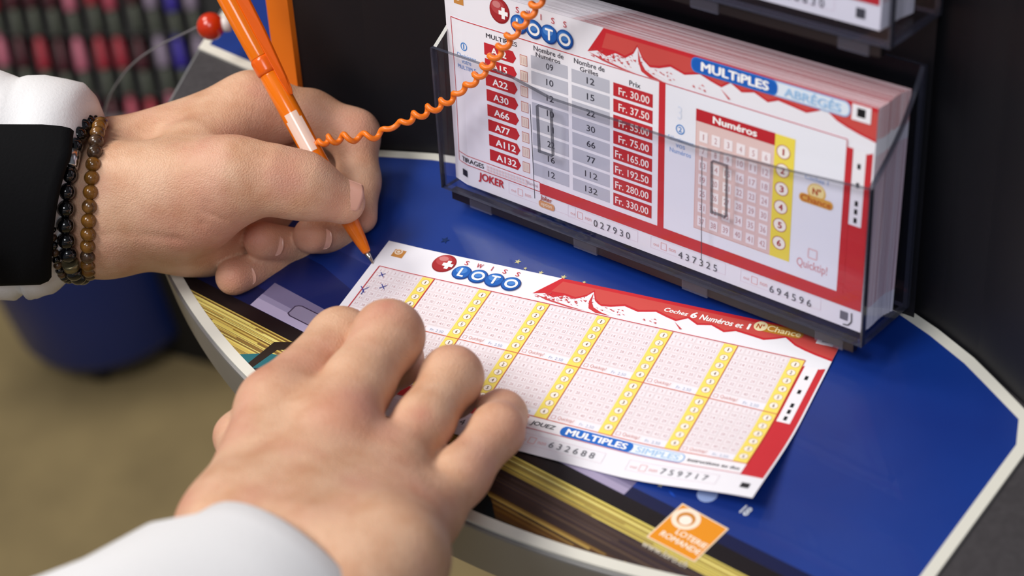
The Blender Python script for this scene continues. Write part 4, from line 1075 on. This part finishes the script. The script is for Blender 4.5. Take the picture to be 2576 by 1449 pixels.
nail_on(lh, (861, 503, 709), 8.7, cdir(.85, -.30, -.35), cdir(.40, .32, .86), 11.5, 12.0, 8.6)
nail_on(lh, (803, 592, 730), 7.3, cdir(-.8, 0, .5), cdir(.25, -.25, .93), 8.0, 8.4, 7.2)
nail_on(lh, (684, 609, 728), 7.4, cdir(-.8, .1, .5), cdir(.2, -.2, .95), 8.0, 8.4, 7.3)
nail_on(lh, (614, 690, 728), 7.2, cdir(-.8, -.25, .5), cdir(.25, -.15, .95), 7.6, 7.8, 7.1)

# ------------------------------------------------------------------ clothes
def loft(name, rings, m, parent, closed=True, smooth=True):
    V, F = [], []; n = len(rings[0])
    for r in rings: V += [tuple(q) for q in r]
    for i in range(len(rings) - 1):
        for k in range(n if closed else n - 1):
            F.append((i * n + k, i * n + (k + 1) % n, (i + 1) * n + (k + 1) % n, (i + 1) * n + k))
    o = from_py(name, V, F, m, parent, smooth)
    return o
M_shirt = mat('white_cotton', 'EDEDF0', 0.8, bump=(900, 0.0002))
M_dark = mat('black_cloth', '08080B', 0.85, spec=0.15, bump=(900, 0.0002))
def wob(a, s, amp, seed=0):
    return amp * (math.sin(3 * a + 0.09 * s + seed) + .7 * math.sin(2 * a - .05 * s + 2 * seed) + .5 * math.sin(5 * a + .16 * s))
# left sleeve: stations (px, cy, half height mm, half depth mm, depth) right to left
def left_ring(cx, cy, hy, hd, d, slant, a0=0, a1=360, n=64, off=0, wb=.8):
    out = []; c = at(cx, cy, d)
    for k in range(n if a1 - a0 == 360 else n + 1):
        a = math.radians(a0 + (a1 - a0) * k / n)          # 0 = top, 90 = towards the camera
        w_ = wob(a, cx, wb, 1)
        up, fw = (hy + off + w_ + 2.2 * max(0, -math.cos(a))) * math.cos(a), (hd + off + w_) * math.sin(a)
        x = -slant * max(0, math.sin(a)) - slant * 3.2 * max(0, -math.cos(a)) ** 1.5
        out.append(c + (UP * up + BACK * fw + RIGHT * x) * 1e-3)
    return out
st = [(190, 500, 27.5, 26, 713, 2, 0), (225, 497, 28.5, 27, 713, 2, 0), (238, 496, 29.5, 27.5, 713, 3, .1), (246, 491, 31.5, 28.5, 713, 4, .2), (244, 486, 34.5, 30, 713, 5, .4), (232, 479, 38, 31.5, 713, 5, .4), (210, 473, 40.5, 33, 712, 5, .4), (170, 468, 41.6, 34.5, 712, 4, .4), (120, 464, 42.2, 35, 712, 2, .4), (75, 462, 41.8, 35, 712, 0, .4), (55, 462, 41.0, 35, 711, 0, .4), (35, 462, 42.6, 35.5, 711, 0, .5), (0, 462, 43, 36, 710, 0, .7), (-120, 465, 45, 38, 706, 0, 1.6), (-400, 480, 47, 42, 700, 0, 2), (-900, 520, 50, 46, 690, 0, 2), (-1500, 560, 54, 50, 680, 0, 2)]
loft('shirt_sleeve', [left_ring(cx, cy, hy, hd, d, sl, wb=wb) for cx, cy, hy, hd, d, sl, wb in st], M_shirt, person)
st2 = [(196, 462, 33.5, 28.5, 711), (226, 462, 36, 33.0, 711), (235, 462, 38, 36, 711), (229, 462, 40, 38.4, 711), (210, 462, 41.2, 39.2, 711), (165, 462, 42.0, 39.6, 711), (60, 462, 42.2, 39.6, 710), (0, 462, 43, 40, 709), (-120, 465, 45, 41.5, 705), (-400, 480, 47, 45, 699), (-900, 520, 50, 49, 689), (-1500, 560, 54, 53, 679)]
def dark_ring(cx, cy, hy, hd, d):
    n = 40; out = []; c = at(cx, cy, d)
    for k in range(n + 1):
        t = k / n; a = math.radians(62 + 90 * t)
        w_ = wob(a, cx, .3, 1)
        slant = 14.0 * max(0, (t - .18)) ** .8 * (1 if cx > 20 else 0.0) if cx > 20 else 0
        up = (hy + w_ + 3.4 * max(0, -math.cos(a))) * math.cos(a); fw = (hd + w_) * math.sin(a)
        out.append(c + (UP * up + BACK * fw - RIGHT * slant) * 1e-3)
    return out
dk = loft('dark_cuff', [dark_ring(*q) for q in st2], M_dark, person, closed=False)
so = dk.modifiers.new('thick', 'SOLIDIFY'); so.thickness = 0.0012; so.offset = 1
# right sleeve
ca, cb = at(688, 1532, 541), at(40, 2130, 466)
axd = (cb - ca) / np.linalg.norm(cb - ca)
maj = RIGHT * .87 - UP * .49; maj = maj - axd * np.dot(maj, axd); maj /= np.linalg.norm(maj)
mnr = np.cross(axd, maj); mnr *= np.sign(np.dot(mnr, BACK))
rings = []
for s, a_, b_, wb in [(4, 30, 22, 0), (-4, 31, 23.5, 0), (-7.6, 31.6, 24.4, .0), (-8.2, 32.4, 25, .1), (-7.4, 33.0, 25.6, .2), (0, 34.5, 27, .5), (14, 37, 29.5, .9), (34, 40, 32, 1.4), (60, 42, 34, 1.8), (100, 45, 37, 2.2), (160, 48, 41, 2.5), (240, 52, 46, 2.5), (330, 56, 52, 2)]:
    r = []
    for k in range(72):
        a = 2 * math.pi * k / 72; w_ = wob(a, s * 3, wb, 2.2)
        r.append(ca + axd * s * 1e-3 - maj * (.5 + min(8, max(0, s) * .12)) * 1e-3 + (maj * (a_ + w_ + (3.5 if math.cos(a) > 0 else 1.5)) * math.cos(a) + mnr * (b_ + w_) * math.sin(a)) * 1e-3)
    rings.append(r)
loft('shirt_sleeve', rings, M_shirt, person)

# ------------------------------------------------------------------ bracelets
def bead_mesh(r, sq=1.0):
    bm = bmesh.new(); bmesh.ops.create_uvsphere(bm, u_segments=20, v_segments=12, radius=r); 
    me = bpy.data.meshes.new('bead'); bm.to_mesh(me); bm.free()
    me.polygons.foreach_set('use_smooth', [True] * len(me.polygons)); return me
def bracelet(label, cx, cy, d, hy, hd, slant, nb, r, mats, special, cordm):
    c = at(cx, cy, d); root = empty('beaded_bracelet', tuple(c), label, 'bracelet')
    pos = lambda a: c + (UP * hy * math.cos(a) + BACK * hd * math.sin(a) - RIGHT * slant * math.sin(a) + RIGHT * 2.2 * math.cos(a)) * 1e-3
    loop = [pos(2 * math.pi * k / 80) for k in range(81)]
    V, F = sweep(loop, 0.0007, 6, False); from_py('elastic_cord', V, F, cordm, root, True)
    meshes = []
    for m in mats:
        me = bead_mesh(r * 1e-3); me.materials.append(m); meshes.append(me)
    # even arc length
    L_ = [0]
    for a, b_ in zip(loop, loop[1:]): L_.append(L_[-1] + np.linalg.norm(b_ - a))
    rnd = random.Random(nb)
    for k in range(nb):
        s = L_[-1] * k / nb; j = min(79, int(np.searchsorted(L_, s, side='right')) - 1); f = (s - L_[j]) / (L_[j + 1] - L_[j])
        q = loop[j] * (1 - f) + loop[j + 1] * f; t = loop[j + 1] - loop[j]; t = Vector(t / np.linalg.norm(t))
        if k in special:
            nm, m, rr, hl = special[k]
            V, F = sweep([np.array(q) + np.array(t) * e * 1e-3 for e in (-hl, -hl * .9, hl * .9, hl)], [rr * .8e-3, rr * 1e-3, rr * 1e-3, rr * .8e-3], 20)
            from_py(nm, V, F, m, root, True); continue
        o = bpy.data.objects.new('bead', rnd.choice(meshes)); COL.objects.link(o); o.parent = root
        o.location = Vector(q) - Vector(c); o.rotation_mode = 'QUATERNION'; o.rotation_quaternion = t.to_track_quat('Z', 'Y')
M_silver = mat('silver', 'D8D8DA', 0.22, metal=1)
M_cordb = mat('bracelet_cord', '0A0A0C', 0.6)
br = [mat('tiger_eye_bead', '4A3018', 0.22, noise=(260, '8A5E28', 1.0), coat=.3), mat('brown_stone_bead', '33221A', 0.25, noise=(240, '5A4028', 1.0), coat=.3), mat('amber_bead', '8A5C20', 0.2, noise=(220, '4A2E12', 1.0), coat=.3)]
bl = [mat('black_glass_bead', '08080B', 0.08, coat=.5), mat('onyx_bead', '0C0C12', 0.12, coat=.5)]
bracelet('brown tiger-eye bead bracelet on the left wrist, nearest the hand', 240, 500, 712, 29.0, 27.0, -4.2, 33, 2.9, br, {}, M_cordb)
bracelet('glossy black bead bracelet beside the brown one on the left wrist, with a silver tube', 216, 502, 712, 30.0, 28.0, 1.0, 29, 3.35, bl, {5: ('silver_tube', M_silver, 3.3, 3.6), 12: ('metal_bead', mat('dark_brass', '8A8060', .3, metal=.8), 3.2, 1.8)}, M_cordb)
bracelet('thin bracelet of tiny dark beads at the edge of the black cuff', 188, 505, 712, 30.5, 28.5, 1.5, 54, 1.7, bl + [br[1]], {}, M_cordb)
